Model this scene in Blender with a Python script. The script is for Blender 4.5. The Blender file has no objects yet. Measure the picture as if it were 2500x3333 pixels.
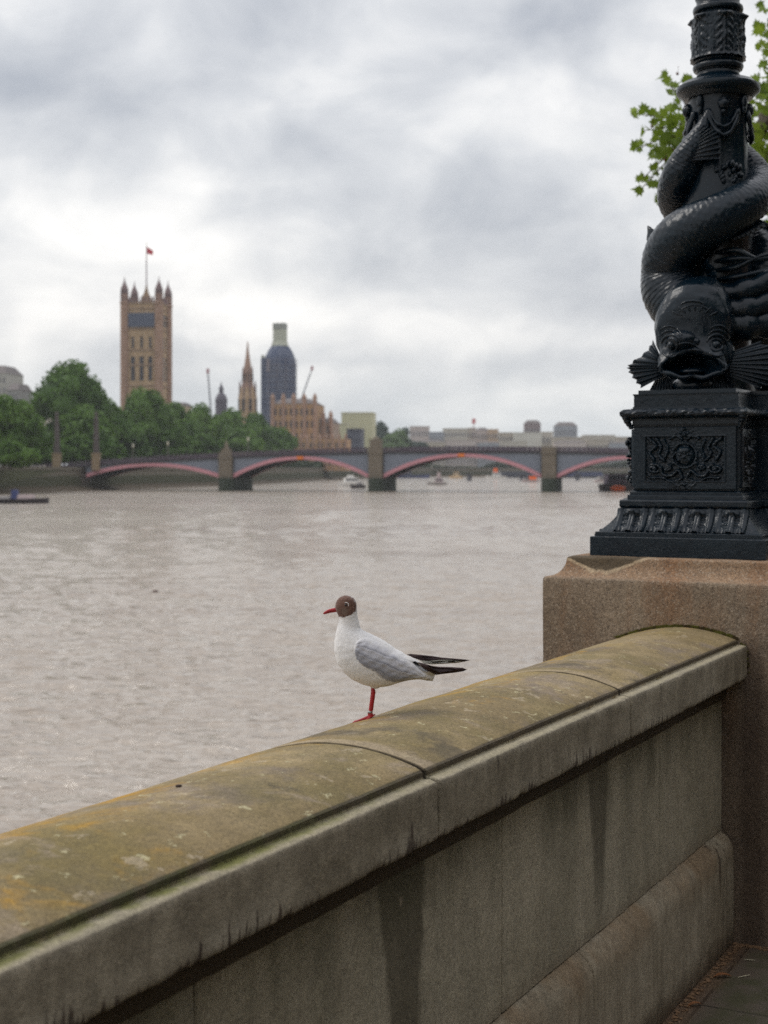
import bpy, math, random
import numpy as np
from mathutils import Vector, Matrix, Quaternion
from mathutils.bvhtree import BVHTree

# ------------------------------------------------------------------ camera, sky, sun, exposure
scene = bpy.context.scene
COL = scene.collection
CAMH = 1.66          # eye height above the promenade (z = 0)
FPX = 4800.0         # focal length in pixels of the 2500 x 3333 frame
cam_data = bpy.data.cameras.new("camera")
cam_data.sensor_fit = 'VERTICAL'
cam_data.sensor_height = 24.0
cam_data.sensor_width = 18.0
cam_data.lens = FPX / 3333.0 * 24.0
cam_data.shift_y = -141.5 / 3333.0
cam_data.clip_start = 0.05
cam_data.clip_end = 9000
cam_data.dof.use_dof = True
cam_data.dof.focus_distance = 3.75
cam_data.dof.aperture_fstop = (cam_data.lens / 1000.0) / 0.0092
cam = bpy.data.objects.new("camera", cam_data)
cam.location = (0, 0, CAMH)
cam.rotation_euler = (math.radians(90), 0, 0)
COL.objects.link(cam)
scene.camera = cam

scene.view_settings.view_transform = 'Standard'
scene.view_settings.look = 'None'
scene.view_settings.exposure = 0.56
scene.view_settings.gamma = 1.0
scene.render.engine = 'CYCLES'
scene.cycles.use_denoising = False
scene.cycles.max_bounces = 6
scene.cycles.caustics_reflective = False
scene.cycles.caustics_refractive = False

SUN_EL, SUN_AZ = math.radians(52), math.radians(-75)      # azimuth from +Y towards +X


class G:
    """small helper for writing node graphs"""
    def __init__(self, nt):
        self.t = nt
        self.coord = None
    def node(self, typ, **kw):
        n = self.t.nodes.new(typ)
        for k, v in kw.items():
            setattr(n, k, v)
        return n
    def put(self, sock, v):
        if v is None:
            return
        if isinstance(v, bpy.types.NodeSocket):
            self.t.links.new(v, sock)
        else:
            if sock.type == 'RGBA' and len(v) == 3:
                v = (*v, 1)
            sock.default_value = v
    def m(self, op, a, b=None, c=None, clamp=False):
        n = self.node('ShaderNodeMath', operation=op, use_clamp=clamp)
        for i, v in enumerate((a, b, c)):
            self.put(n.inputs[i], v)
        return n.outputs[0]
    def add(self, a, b): return self.m('ADD', a, b)
    def sub(self, a, b): return self.m('SUBTRACT', a, b)
    def mul(self, a, b): return self.m('MULTIPLY', a, b)
    def sum(self, *a):
        r = a[0]
        for b in a[1:]:
            r = self.add(r, b)
        return r
    def prod(self, *a):
        r = a[0]
        for b in a[1:]:
            r = self.mul(r, b)
        return r
    def vm(self, op, a, b=None):
        n = self.node('ShaderNodeVectorMath', operation=op)
        self.put(n.inputs[0], a)
        if b is not None:
            self.put(n.inputs[3] if op == 'SCALE' else n.inputs[1], b)
        return n.outputs[1] if op in ('LENGTH', 'DISTANCE', 'DOT_PRODUCT') else n.outputs[0]
    def xyz(self, v):
        n = self.node('ShaderNodeSeparateXYZ')
        self.put(n.inputs[0], v)
        return n.outputs[0], n.outputs[1], n.outputs[2]
    def vec(self, x, y, z):
        n = self.node('ShaderNodeCombineXYZ')
        for i, v in enumerate((x, y, z)):
            self.put(n.inputs[i], v)
        return n.outputs[0]
    def noise(self, v, scale=1.0, detail=3.0, rough=0.55, dist=0.0, color=False):
        n = self.node('ShaderNodeTexNoise')
        self.put(n.inputs['Vector'], v)
        n.inputs['Scale'].default_value = scale
        n.inputs['Detail'].default_value = detail
        n.inputs['Roughness'].default_value = rough
        n.inputs['Distortion'].default_value = dist
        return n.outputs['Color'] if color else n.outputs['Fac']
    def voro(self, v, scale=1.0, feature='F1', out='Distance'):
        n = self.node('ShaderNodeTexVoronoi', feature=feature)
        self.put(n.inputs['Vector'], v)
        n.inputs['Scale'].default_value = scale
        return n.outputs[out]
    def step(self, v, lo, hi, a=0.0, b=1.0):
        n = self.node('ShaderNodeMapRange', interpolation_type='SMOOTHSTEP')
        self.put(n.inputs[0], v)
        for i, q in enumerate((lo, hi, a, b)):
            self.put(n.inputs[i + 1], q)
        return n.outputs[0]
    def lin(self, v, lo, hi, a=0.0, b=1.0):
        n = self.node('ShaderNodeMapRange')
        self.put(n.inputs[0], v)
        for i, q in enumerate((lo, hi, a, b)):
            self.put(n.inputs[i + 1], q)
        return n.outputs[0]
    def mix(self, f, a, b, blend='MIX'):
        n = self.node('ShaderNodeMix', data_type='RGBA', blend_type=blend)
        self.put(n.inputs['Factor'], f)
        self.put(n.inputs[6], a)
        self.put(n.inputs[7], b)
        return n.outputs[2]
    def gray(self, v):
        n = self.node('ShaderNodeCombineColor')
        for i in range(3):
            self.put(n.inputs[i], v)
        return n.outputs[0]
    def bump(self, h, dist=0.01, strength=1.0, normal=None):
        n = self.node('ShaderNodeBump')
        n.inputs['Distance'].default_value = dist
        n.inputs['Strength'].default_value = strength
        self.put(n.inputs['Height'], h)
        if normal is not None:
            self.put(n.inputs['Normal'], normal)
        return n.outputs[0]


world = bpy.data.worlds.new("World")
scene.world = world
world.use_nodes = True
wt = world.node_tree
wt.nodes.clear()
w = G(wt)
sky = w.node('ShaderNodeTexSky', sky_type='NISHITA')
sky.sun_disc = False
sky.sun_elevation = SUN_EL
sky.sun_rotation = SUN_AZ
sky.air_density = 1.5
sky.dust_density = 3.0
dirv = w.node('ShaderNodeTexCoord').outputs['Generated']
dx, dy, dz = w.xyz(dirv)
az = w.m('ARCTAN2', dx, dy)
el = w.m('ARCSINE', dz)
# cloud deck seen in perspective: project the direction on a plane overhead
den = w.add(w.m('MAXIMUM', dz, 0.0), 0.10)
plane = w.vec(w.m('DIVIDE', dx, den), w.m('DIVIDE', dy, den), 0.0)
n_big = w.noise(plane, 1.05, 6, 0.55, 0.3)
soft = w.vec(w.mul(az, 10.0), w.mul(el, 15.0), 5.2)
n_soft = w.noise(soft, 1.0, 6, 0.52, 0.35)
wc = w.noise(w.vec(w.mul(az, 9.0), w.mul(el, 14.0), 9.1), 1.0, 4, 0.55, 0.0, color=True)
wx, wy, wz = w.xyz(wc)
azw = w.add(az, w.mul(w.sub(wx, 0.5), 0.13))
elw = w.add(el, w.mul(w.sub(wy, 0.5), 0.075))
val = w.sum(0.60, w.mul(w.sub(n_big, 0.5), 0.35), w.mul(w.sub(n_soft, 0.5), 1.25))
# the large cloud masses and breaks: direction (degrees azimuth, degrees elevation), spread, strength
for (a, e, sa, se, k) in (
        (-13.0, 14.2, 4.6, 1.7, -0.36), (-8.0, 17.8, 9.0, 2.0, -0.26), (-5.2, 12.6, 4.5, 1.3, -0.22),
        (0.5, 11.7, 4.5, 1.4, -0.14), (4.0, 10.2, 3.6, 1.3, -0.26), (-1.0, 8.0, 2.4, 1.4, -0.20), (6.5, 7.2, 4.2, 1.2, -0.16),
        (6.0, 16.8, 3.6, 1.4, -0.32), (-9.5, 9.4, 4.4, 1.6, 0.26), (-13.5, 7.0, 4.0, 1.8, 0.20),
        (1.6, 8.9, 1.2, 0.8, 0.20), (9.0, 12.5, 4.0, 1.6, 0.10), (-4.0, 6.2, 6.0, 0.9, 0.18), (6.5, 5.4, 4.0, 0.5, 0.14),
        (-8.0, 4.3, 6.0, 0.4, -0.12), (4.0, 3.9, 6.0, 0.7, -0.10), (-2.5, 3.5, 3.0, 0.5, 0.16), (8.0, 2.4, 6.0, 0.5, 0.12)):
    ga = w.m('DIVIDE', w.sub(azw, math.radians(a)), math.radians(sa))
    ge = w.m('DIVIDE', w.sub(elw, math.radians(e)), math.radians(se))
    g = w.m('EXPONENT', w.mul(w.add(w.mul(ga, ga), w.mul(ge, ge)), -0.7))
    val = w.add(val, w.mul(g, k))
val = w.m('MAXIMUM', w.m('MINIMUM', val, 1.0), 0.0)
cr = w.node('ShaderNodeValToRGB')
w.put(cr.inputs[0], val)
els = cr.color_ramp.elements
els[0].position = 0.05
els[0].color = (0.310, 0.330, 0.372, 1)
els[1].position = 0.95
els[1].color = (0.800, 0.785, 0.765, 1)
e2 = els.new(0.5)
e2.color = (0.520, 0.530, 0.550, 1)
cloud = cr.outputs[0]
cloud = w.mix(w.step(el, 0.10, -0.005, 0.0, 0.40), cloud, (0.50, 0.575, 0.60))
over = w.mix(w.step(dz, 0.35, 0.9), cloud, (0.80, 0.80, 0.84))
below = w.mix(w.step(dz, -0.02, -0.002), (0.20, 0.19, 0.17), over)
clear = w.vm('SCALE', sky.outputs[0], 0.10)
final = w.mix(0.92, clear, below)
bg = w.node('ShaderNodeBackground')
w.put(bg.inputs[0], final)
bg.inputs[1].default_value = 1.0
wo = w.node('ShaderNodeOutputWorld')
wt.links.new(bg.outputs[0], wo.inputs[0])
world.cycles.sampling_method = 'MANUAL'
world.cycles.sample_map_resolution = 512

sun_data = bpy.data.lights.new("sun", 'SUN')
sun_data.energy = 0.8
sun_data.angle = math.radians(25)
sun_data.color = (1.0, 0.96, 0.90)
sun = bpy.data.objects.new("sun", sun_data)
sv = Vector((math.sin(SUN_AZ) * math.cos(SUN_EL), math.cos(SUN_AZ) * math.cos(SUN_EL), math.sin(SUN_EL)))
sun.rotation_euler = sv.to_track_quat('Z', 'Y').to_euler()
sun.location = sv * 60
COL.objects.link(sun)

# ------------------------------------------------------------------ frames and helpers
TH = math.radians(27.5)                # the embankment wall runs 27.5 degrees right of the view
ST, CT = math.sin(TH), math.cos(TH)
EROT = math.radians(62.5)
def E(t, d, h=0.0):                    # embankment frame (along wall, towards the river, up) -> world
    return Vector((t * ST - d * CT, t * CT + d * ST, h))
def U(xu, yu, R):                      # a bearing and height angle (1659-wide units) at depth R -> world
    return Vector(((xu - 829.5) * 1.507 / FPX * R, R, CAMH + (1012 - yu) * 1.507 / FPX * R))

def link(o, parent=None):
    COL.objects.link(o)
    if parent is not None:
        o.parent = parent
    return o
def tag(o, label=None, cat=None, group=None, kind=None):
    if label: o['label'] = label
    if cat: o['category'] = cat
    if group: o['group'] = group
    if kind: o['kind'] = kind
    return o
def empty(name, loc, rz=0.0):
    o = bpy.data.objects.new(name, None)
    o.empty_display_size = 0.2
    o.location = loc
    o.rotation_euler = (0, 0, rz)
    return link(o)
def mesh(name, verts, faces, mat=None, parent=None, smooth=False, mats=None, fmat=None):
    me = bpy.data.meshes.new(name)
    if isinstance(verts, np.ndarray):
        verts = verts.reshape(-1, 3)
    if isinstance(faces, np.ndarray):
        me.vertices.add(len(verts))
        me.vertices.foreach_set('co', np.ascontiguousarray(verts, dtype=np.float32).ravel())
        k = faces.shape[1]
        me.loops.add(faces.size)
        me.polygons.add(len(faces))
        me.loops.foreach_set('vertex_index', np.ascontiguousarray(faces, dtype=np.int32).ravel())
        me.polygons.foreach_set('loop_start', np.arange(0, faces.size, k, dtype=np.int32))
        me.update(calc_edges=True)
        me.validate()
    else:
        me.from_pydata([tuple(v) for v in verts], [], faces)
        me.update()
    if mats:
        for m_ in mats:
            me.materials.append(m_)
        if fmat is not None:
            me.polygons.foreach_set('material_index', np.array(fmat, dtype=np.int32))
    elif mat:
        me.materials.append(mat)
    if smooth:
        me.polygons.foreach_set('use_smooth', np.ones(len(me.polygons), dtype=bool))
    o = bpy.data.objects.new(name, me)
    return link(o, parent)

def quads(n, m_, cu=False, cv=False):
    i, j = np.meshgrid(np.arange(n if cu else n - 1), np.arange(m_ if cv else m_ - 1), indexing='ij')
    i2, j2 = (i + 1) % n, (j + 1) % m_
    return np.stack([i * m_ + j, i2 * m_ + j, i2 * m_ + j2, i * m_ + j2], -1).reshape(-1, 4)

class MB:
    """collects simple solids, then links them as ONE mesh object"""
    def __init__(self):
        self.v, self.f = [], []
    def raw(self, v, f):
        b = len(self.v)
        self.v += [tuple(p) for p in v]
        self.f += [tuple(b + i for i in q) for q in f]
        return self
    def box(self, x0, x1, y0, y1, z0, z1, M=None, top=1.0):
        cx, cy = (x0 + x1) / 2, (y0 + y1) / 2
        v = [(x0, y0, z0), (x1, y0, z0), (x1, y1, z0), (x0, y1, z0)]
        v += [(cx + (p[0] - cx) * top, cy + (p[1] - cy) * top, z1) for p in v]
        if M is not None:
            v = [M @ Vector(p) for p in v]
        return self.raw(v, [(3, 2, 1, 0), (4, 5, 6, 7), (0, 1, 5, 4), (1, 2, 6, 5), (2, 3, 7, 6), (3, 0, 4, 7)])
    def cyl(self, x, y, prof, n=10, M=None, rot=0.0):
        """prof: list of (radius, z) from the bottom up"""
        v, f = [], []
        for r, z in prof:
            for k in range(n):
                a = rot + 2 * math.pi * k / n
                v.append((x + r * math.cos(a), y + r * math.sin(a), z))
        for i in range(len(prof) - 1):
            for k in range(n):
                f.append((i * n + k, i * n + (k + 1) % n, (i + 1) * n + (k + 1) % n, (i + 1) * n + k))
        f.append(tuple(reversed(range(n))))
        f.append(tuple((len(prof) - 1) * n + k for k in range(n)))
        if M is not None:
            v = [M @ Vector(p) for p in v]
        return self.raw(v, f)
    def bar(self, a, b, r0, r1=None, n=6):
        a, b = Vector(a), Vector(b)
        r1 = r0 if r1 is None else r1
        q = (b - a).to_track_quat('Z', 'Y')
        v = []
        for p, r in ((a, r0), (b, r1)):
            for k in range(n):
                t = 2 * math.pi * k / n
                v.append(p + q @ Vector((r * math.cos(t), r * math.sin(t), 0)))
        f = [(k, (k + 1) % n, n + (k + 1) % n, n + k) for k in range(n)] + [tuple(reversed(range(n))), tuple(range(n, 2 * n))]
        return self.raw(v, f)
    def ball(self, c, r, n=8, sq=(1, 1, 1)):
        v, f = [], []
        for i in range(1, n):
            p = math.pi * i / n
            for k in range(2 * n):
                a = math.pi * k / n
                v.append((c[0] + r * sq[0] * math.sin(p) * math.cos(a), c[1] + r * sq[1] * math.sin(p) * math.sin(a), c[2] - r * sq[2] * math.cos(p)))
        N = 2 * n
        for i in range(n - 2):
            for k in range(N):
                f.append((i * N + k, i * N + (k + 1) % N, (i + 1) * N + (k + 1) % N, (i + 1) * N + k))
        f.append(tuple(reversed(range(N))))
        f.append(tuple((n - 2) * N + k for k in range(N)))
        return self.raw(v, f)
    def prism(self, poly, z0, z1, M=None, axis='z'):
        """poly in a plane, extruded along the third axis"""
        n = len(poly)
        if axis == 'z':
            v = [(p[0], p[1], z0) for p in poly] + [(p[0], p[1], z1) for p in poly]
        else:   # poly in xz, extruded along y
            v = [(p[0], z0, p[1]) for p in poly] + [(p[0], z1, p[1]) for p in poly]
        if M is not None:
            v = [M @ Vector(p) for p in v]
        f = [(k, (k + 1) % n, n + (k + 1) % n, n + k) for k in range(n)] + [tuple(reversed(range(n))), tuple(range(n, 2 * n))]
        return self.raw(v, f)
    def build(self, name, mat, parent=None, smooth=False):
        o = mesh(name, self.v, self.f, mat, parent, smooth)
        import bmesh
        bm = bmesh.new(); bm.from_mesh(o.data)
        bmesh.ops.recalc_face_normals(bm, faces=bm.faces)
        bm.to_mesh(o.data); bm.free()
        return o

def crom(P, n):
    """Catmull-Rom through the rows of P, n samples"""
    P = np.asarray(P, float)
    k = len(P)
    Q = np.vstack([2 * P[0] - P[1], P, 2 * P[-1] - P[-2]])
    t = np.linspace(0, k - 1 - 1e-9, n)
    i = t.astype(int)
    f = (t - i)[:, None]
    a, b, c, d = Q[i], Q[i + 1], Q[i + 2], Q[i + 3]
    return 0.5 * (2 * b + (c - a) * f + (2 * a - 5 * b + 4 * c - d) * f ** 2 + (3 * b - a - 3 * c + d) * f ** 3)

def vnoise(x, y=0.0, seed=0):
    """smooth value noise on arrays, -1..1"""
    x = np.asarray(x, float) + 0 * np.asarray(y, float)
    y = np.asarray(y, float) + 0 * x
    def h(i, j):
        s = np.sin(i * 127.1 + j * 311.7 + seed * 74.7) * 43758.5453
        return s - np.floor(s)
    i, j = np.floor(x), np.floor(y)
    u, v = x - i, y - j
    u, v = u * u * (3 - 2 * u), v * v * (3 - 2 * v)
    return 2 * ((h(i, j) * (1 - u) + h(i + 1, j) * u) * (1 - v) + (h(i, j + 1) * (1 - u) + h(i + 1, j + 1) * u) * v) - 1

def tube(path, rad, nr=24, disp=None, closed_ends=True, squash=None):
    """sweep circles along a path with parallel transport; returns grid verts (n, nr, 3)"""
    P = np.asarray(path, float)
    T = np.gradient(P, axis=0)
    T /= np.linalg.norm(T, axis=1)[:, None]
    N = np.zeros_like(P)
    n0 = np.cross(T[0], [0, 0, 1.0])
    if np.linalg.norm(n0) < 1e-3:
        n0 = np.cross(T[0], [0, 1.0, 0])
    N[0] = n0 / np.linalg.norm(n0)
    for i in range(1, len(P)):
        v = N[i - 1] - T[i] * np.dot(N[i - 1], T[i])
        N[i] = v / np.linalg.norm(v)
    B = np.cross(T, N)
    a = np.linspace(0, 2 * np.pi, nr, endpoint=False)
    r = np.asarray(rad, float)[:, None] * np.ones((1, nr))
    if disp is not None:
        r = r + disp(P, a, r)
    return P[:, None, :] + r[..., None] * (np.cos(a)[None, :, None] * N[:, None, :] + np.sin(a)[None, :, None] * B[:, None, :])

def add_grid(mb, V, cv=True, caps=True):
    n, k = V.shape[0], V.shape[1]
    f = [tuple(q) for q in quads(n, k, False, cv)]
    if caps and cv:
        f.append(tuple(reversed(range(k))))
        f.append(tuple((n - 1) * k + j for j in range(k)))
    return mb.raw(V.reshape(-1, 3), f)

def new_mat(name, rough=0.8, spec=0.5, metallic=0.0):
    m_ = bpy.data.materials.new(name)
    m_.use_nodes = True
    nt = m_.node_tree
    nt.nodes.clear()
    g = G(nt)
    b = g.node('ShaderNodeBsdfPrincipled')
    b.inputs['Roughness'].default_value = rough
    b.inputs['Specular IOR Level'].default_value = spec
    b.inputs['Metallic'].default_value = metallic
    o = g.node('ShaderNodeOutputMaterial')
    nt.links.new(b.outputs[0], o.inputs[0])
    g.b = b
    g.out = o
    g.obj = g.node('ShaderNodeTexCoord').outputs['Object']
    return m_, g

def simple_mat(name, col, rough=0.8, var=0.25, scale=2.0, spec=0.3, metallic=0.0, bump=0.0, detail=4):
    m_, g = new_mat(name, rough, spec, metallic)
    n = g.noise(g.obj, scale, detail, 0.6)
    c = g.mix(n, tuple(x * (1 - var) for x in col), tuple(min(1, x * (1 + var)) for x in col))
    g.put(g.b.inputs['Base Color'], c)
    if bump:
        g.put(g.b.inputs['Normal'], g.bump(n, bump))
    return m_

# ------------------------------------------------------------------ river water
def make_water():
    m_, g = new_mat('river_water', 0.09, 0.5)
    P = g.obj
    rot = g.node('ShaderNodeMapping')
    g.put(rot.inputs[0], P)
    rot.inputs['Rotation'].default_value = (0, 0, math.radians(14))
    rot.inputs['Scale'].default_value = (0.6, 1.9, 1.0)
    Q = rot.outputs[0]
    n1 = g.noise(Q, 1.3, 2, 0.55, 0.5)
    n2 = g.noise(Q, 4.2, 1.5, 0.5, 0.4)
    cur = g.noise(g.vm('MULTIPLY', P, (0.012, 0.035, 1.0)), 1.0, 4, 0.6, 0.8)
    mud = g.mix(g.step(cur, 0.35, 0.68), (0.325, 0.270, 0.215), (0.415, 0.360, 0.298))
    g.put(g.b.inputs['Base Color'], mud)
    g.put(g.b.inputs['Roughness'], g.lin(cur, 0.3, 0.7, 0.07, 0.13))
    g.b.inputs['IOR'].default_value = 1.52
    gust = g.lin(cur, 0.3, 0.7, 0.75, 1.15)
    n3 = g.noise(Q, 9.0, 2, 0.6, 0.2)
    h = g.sum(g.mul(n1, gust), g.mul(n2, g.mul(gust, 0.26)), g.mul(n3, g.mul(gust, 0.03)))
    g.put(g.b.inputs['Normal'], g.bump(h, 0.36, 1.0))
    rng = np.random.RandomState(4)
    nr_, na_ = 1050, 620
    R = 18.0 * (1500 / 18.0) ** (np.linspace(0, 1, nr_))
    A = np.radians(np.linspace(-24, 24, na_))
    RR, AA = np.meshgrid(R, A, indexing='ij')
    X, Y = RR * np.sin(AA), RR * np.cos(AA)
    dr = np.gradient(R)[:, None]
    Z = np.zeros_like(X)
    for k in range(90):
        lam = 0.34 * (4.2 / 0.34) ** (rng.rand() ** 1.3)
        th = math.radians(8) + rng.randn() * 0.50
        amp = 0.0054 * lam ** 0.95 * (1.0 if lam < 1.8 else 0.6)
        kx, ky = 2 * math.pi / lam * math.sin(th), 2 * math.pi / lam * math.cos(th)
        fade = np.clip((lam / np.maximum(dr, RR * math.radians(48) / na_) - 1.8) / 2.2, 0, 1)
        ph = kx * X + ky * Y + rng.rand() * 6.28
        s = np.sin(ph)
        Z += fade * amp * (s + 0.25 * np.sin(2 * ph))
    patch = 0.75 + 0.5 * vnoise(X / 23, Y / 40, 5)
    Z *= np.clip(patch, 0.3, 1.4)
    V = np.stack([X, Y, Z], -1).reshape(-1, 3)
    F = quads(nr_, na_)[:, ::-1]
    # the calm skirt of the same river around the rippled sector
    b = len(V)
    big = np.array([[-2600, -900, -0.16], [2600, -900, -0.16], [2600, 3500, -0.16], [-2600, 3500, -0.16]])
    V = np.vstack([V, big])
    F = np.vstack([F, [[b, b + 1, b + 2, b + 3]]])
    o = mesh('water', V, F, m_, smooth=True)
    o.location = (0, 0, CAMH - 6.7)
    tag(o, 'wide muddy river rippled by the wind below the parapet', kind='structure')
make_water()
WZ = CAMH - 6.7

# ------------------------------------------------------------------ stone of the embankment
def stone_mat(kind, off):
    m_, g = new_mat('stone_' + kind, 0.85, 0.35)
    P = g.vm('ADD', g.obj, off)
    t, d, h = g.xyz(P)
    fine = g.noise(P, 260, 3, 0.7)
    grit = g.noise(P, 90, 4, 0.7)
    mid = g.noise(P, 13, 4, 0.65)
    big = g.noise(P, 2.6, 4, 0.6)
    pits = g.voro(P, 120)
    streak = g.noise(g.vec(g.mul(t, 34), g.mul(d, 34), g.mul(h, 2.2)), 1.0, 4, 0.6)
    streak2 = g.noise(g.vec(g.mul(t, 9), g.mul(d, 9), g.mul(h, 0.9)), 1.0, 3, 0.5)
    def grain(c, k=0.55):
        f = g.sum(g.mul(g.sub(fine, 0.5), 1.9 * k), g.mul(g.sub(grit, 0.5), 1.3 * k), g.mul(g.sub(mid, 0.5), 0.7 * k), 1.0)
        return g.vm('SCALE', c, f)
    bumph = g.sum(g.mul(grit, 0.6), g.mul(fine, 0.35), g.mul(mid, 0.8))
    bdist = 0.004
    if kind == 'coping':
        flat = g.vm('MULTIPLY', P, (1.0, 1.0, 1.0))
        c = g.mix(g.step(big, 0.35, 0.65), (0.195, 0.145, 0.070), (0.300, 0.230, 0.124))
        c = g.mix(g.step(g.noise(P, 5.0, 5, 0.7), 0.50, 0.66, 0.0, 0.65), c, (0.185, 0.148, 0.125))
        olive = g.step(g.noise(g.vm('ADD', P, (7, 3, 1)), 3.1, 5, 0.65), 0.42, 0.66)
        c = g.mix(g.mul(olive, 0.62), c, (0.142, 0.116, 0.042))
        # ochre lichen, thickest on the crown and the river side and towards the near end
        lich = g.noise(g.vm('ADD', P, (1.3, 5.1, 0)), 5.2, 6, 0.68, 0.5)
        zone = g.add(g.step(d, 1.34, 1.62, 0.0, 0.13), g.step(t, 2.6, 1.4, -0.04, 0.07))
        zone = g.add(zone, g.mul(g.prod(g.step(t, 3.0, 3.3), g.step(t, 4.3, 3.9)), g.step(d, 1.45, 1.62, 0.0, 0.05)))
        och = g.step(g.add(lich, zone), 0.60, 0.78)
        c = g.mix(g.mul(och, 0.85), c, (0.400, 0.215, 0.016))
        och2 = g.step(g.add(g.noise(g.vm('ADD', P, (4, 4, 4)), 3.2, 4, 0.6), zone), 0.52, 0.75)
        c = g.mix(g.mul(och2, 0.38), c, (0.245, 0.175, 0.045))
        # pale patches and little pale green and cream spots
        pv = g.voro(g.vm('ADD', g.vm('MULTIPLY', P, (1.0, 1.35, 1.0)), g.vm('SCALE', g.noise(P, 13, 5, 0.7, 0, True), 0.24)), 8.5)
        c = g.mix(g.mul(g.step(pv, 0.20, 0.13), 0.60), c, (0.400, 0.330, 0.225))
        pv2 = g.voro(g.vm('ADD', P, g.vm('SCALE', g.noise(P, 34, 4, 0.7, 0, True), 0.09)), 18.0)
        c = g.mix(g.mul(g.step(pv2, 0.17, 0.11), 0.72), c, (0.470, 0.430, 0.260))
        pv3 = g.voro(g.vm('ADD', P, (9.3, 2.2, 0)), 4.3)
        c = g.mix(g.mul(g.step(pv3, 0.055, 0.035), 0.8), c, (0.520, 0.580, 0.350))
        dk = g.step(g.noise(g.vm('ADD', P, (2.1, 8, 0)), 7.5, 5, 0.75), 0.61, 0.72)
        c = g.mix(g.mul(dk, 0.70), c, (0.070, 0.058, 0.036))
        wash = g.step(g.noise(g.vm('ADD', P, (6.1, 1, 0)), 4.4, 5, 0.7, 0.6), 0.56, 0.66)
        c = g.mix(g.mul(wash, 0.60), c, (0.285, 0.228, 0.165))
        for tj, kk in ((2.641, 0.75), (3.851, 0.6)):
            jn = g.sub(g.add(t, g.mul(g.sub(mid, 0.5), 0.05)), tj)
            c = g.mix(g.mul(g.step(g.m('ABSOLUTE', g.sub(jn, 0.028)), 0.036, 0.012), kk), c, (0.330, 0.262, 0.172))
            c = g.mix(g.mul(g.step(g.m('ABSOLUTE', g.sub(jn, 0.175)), 0.105, 0.03), g.mul(g.step(g.noise(P, 11, 3, 0.6), 0.42, 0.60), 0.6)), c, (0.070, 0.060, 0.045))
            c = g.mix(g.step(g.m('ABSOLUTE', g.sub(t, tj)), 0.011, 0.0065), c, (0.035, 0.026, 0.016))
        # fascia face, its drips and moss in the step
        nrm = g.node('ShaderNodeNewGeometry').outputs['Normal']
        tc = g.node('ShaderNodeVectorTransform', vector_type='NORMAL', convert_from='WORLD', convert_to='OBJECT')
        g.put(tc.inputs[0], nrm)
        nx, ny, nz = g.xyz(tc.outputs[0])
        side = g.mul(g.step(d, 1.272, 1.262), g.step(h, 1.0425, 1.0405))
        f0 = g.mix(g.step(g.add(big, g.mul(g.sub(mid, 0.5), 0.5)), 0.3, 0.7), (0.215, 0.184, 0.130), (0.325, 0.286, 0.214))
        f0 = g.mix(g.step(streak, 0.35, 0.7, 0.0, 0.45), f0, (0.150, 0.128, 0.092))
        reach = g.step(g.noise(g.vec(g.mul(t, 1.9), 0.0, 3.0), 1.0, 2, 0.5), 0.46, 0.60)
        drop_n = g.add(g.mul(g.noise(g.vec(g.add(g.mul(t, 62), g.mul(g.noise(P, 30, 2, .5), 0.6)), 0.0, 1.0), 1.0, 3, 0.6), 0.72), g.mul(g.noise(g.vec(g.mul(t, 11), 0.0, 4.0), 1.0, 1, 0.4), 0.28))
        dl = g.mul(g.step(drop_n, 0.48, 0.60), g.add(0.012, g.mul(reach, g.mul(g.noise(g.vec(g.mul(t, 27), 0, 2.2), 1, 1, .5), 0.085))))
        lowk = g.step(g.sub(h, g.add(0.926, dl)), 0.006, -0.006)
        lowk = g.prod(lowk, g.step(drop_n, 0.485, 0.525), g.step(grit, 0.25, 0.45, 0.6, 1.0))
        pale = g.mul(g.step(h, 0.985, 0.935), reach)
        f0 = g.mix(g.mul(pale, 0.50), f0, (0.400, 0.365, 0.290))
        f0 = g.mix(g.mul(lowk, 0.88), f0, (0.058, 0.040, 0.028))
        topd = g.noise(g.vec(g.mul(t, 21), 0.0, 9.0), 1.0, 1, 0.4)
        hang = g.mul(g.step(topd, 0.66, 0.70), g.step(g.sub(h, g.sub(1.042, g.mul(g.sub(topd, 0.64), 0.55))), -0.004, 0.004))
        f0 = g.mix(g.mul(hang, 0.55), f0, (0.055, 0.042, 0.032))
        c = g.mix(side, c, f0)
        # the little riser under the crown, dark and mossy, and its ledge
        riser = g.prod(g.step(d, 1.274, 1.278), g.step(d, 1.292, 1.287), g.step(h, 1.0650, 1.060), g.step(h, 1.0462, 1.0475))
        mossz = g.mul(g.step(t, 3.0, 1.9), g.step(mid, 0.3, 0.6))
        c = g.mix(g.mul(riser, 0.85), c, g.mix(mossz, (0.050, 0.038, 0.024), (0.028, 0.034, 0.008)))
        ledge = g.prod(g.step(d, 1.286, 1.282), g.step(h, 1.0488, 1.0472), g.step(h, 1.0395, 1.0420))
        c = g.mix(g.mul(ledge, 0.72), c, (0.360, 0.325, 0.235))
        c = g.mix(g.prod(ledge, g.step(g.add(d, g.mul(g.sub(mid, 0.5), 0.02)), 1.256, 1.274), mossz, 0.85), c, (0.120, 0.125, 0.022))
        # dirt along the joints
    elif kind == 'wall':
        c = g.mix(g.step(big, 0.3, 0.7), (0.300, 0.266, 0.192), (0.385, 0.345, 0.258))
        c = g.mix(g.step(streak2, 0.35, 0.72, 0.0, 0.40), c, (0.190, 0.175, 0.122))
        c = g.mix(g.step(streak, 0.5, 0.72, 0.0, 0.30), c, (0.350, 0.325, 0.255))
        edge = g.mul(g.sub(g.noise(g.vec(g.mul(t, 16), 0.0, g.mul(h, 3.5)), 1.0, 5, 0.7), 0.5), 0.16)
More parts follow.
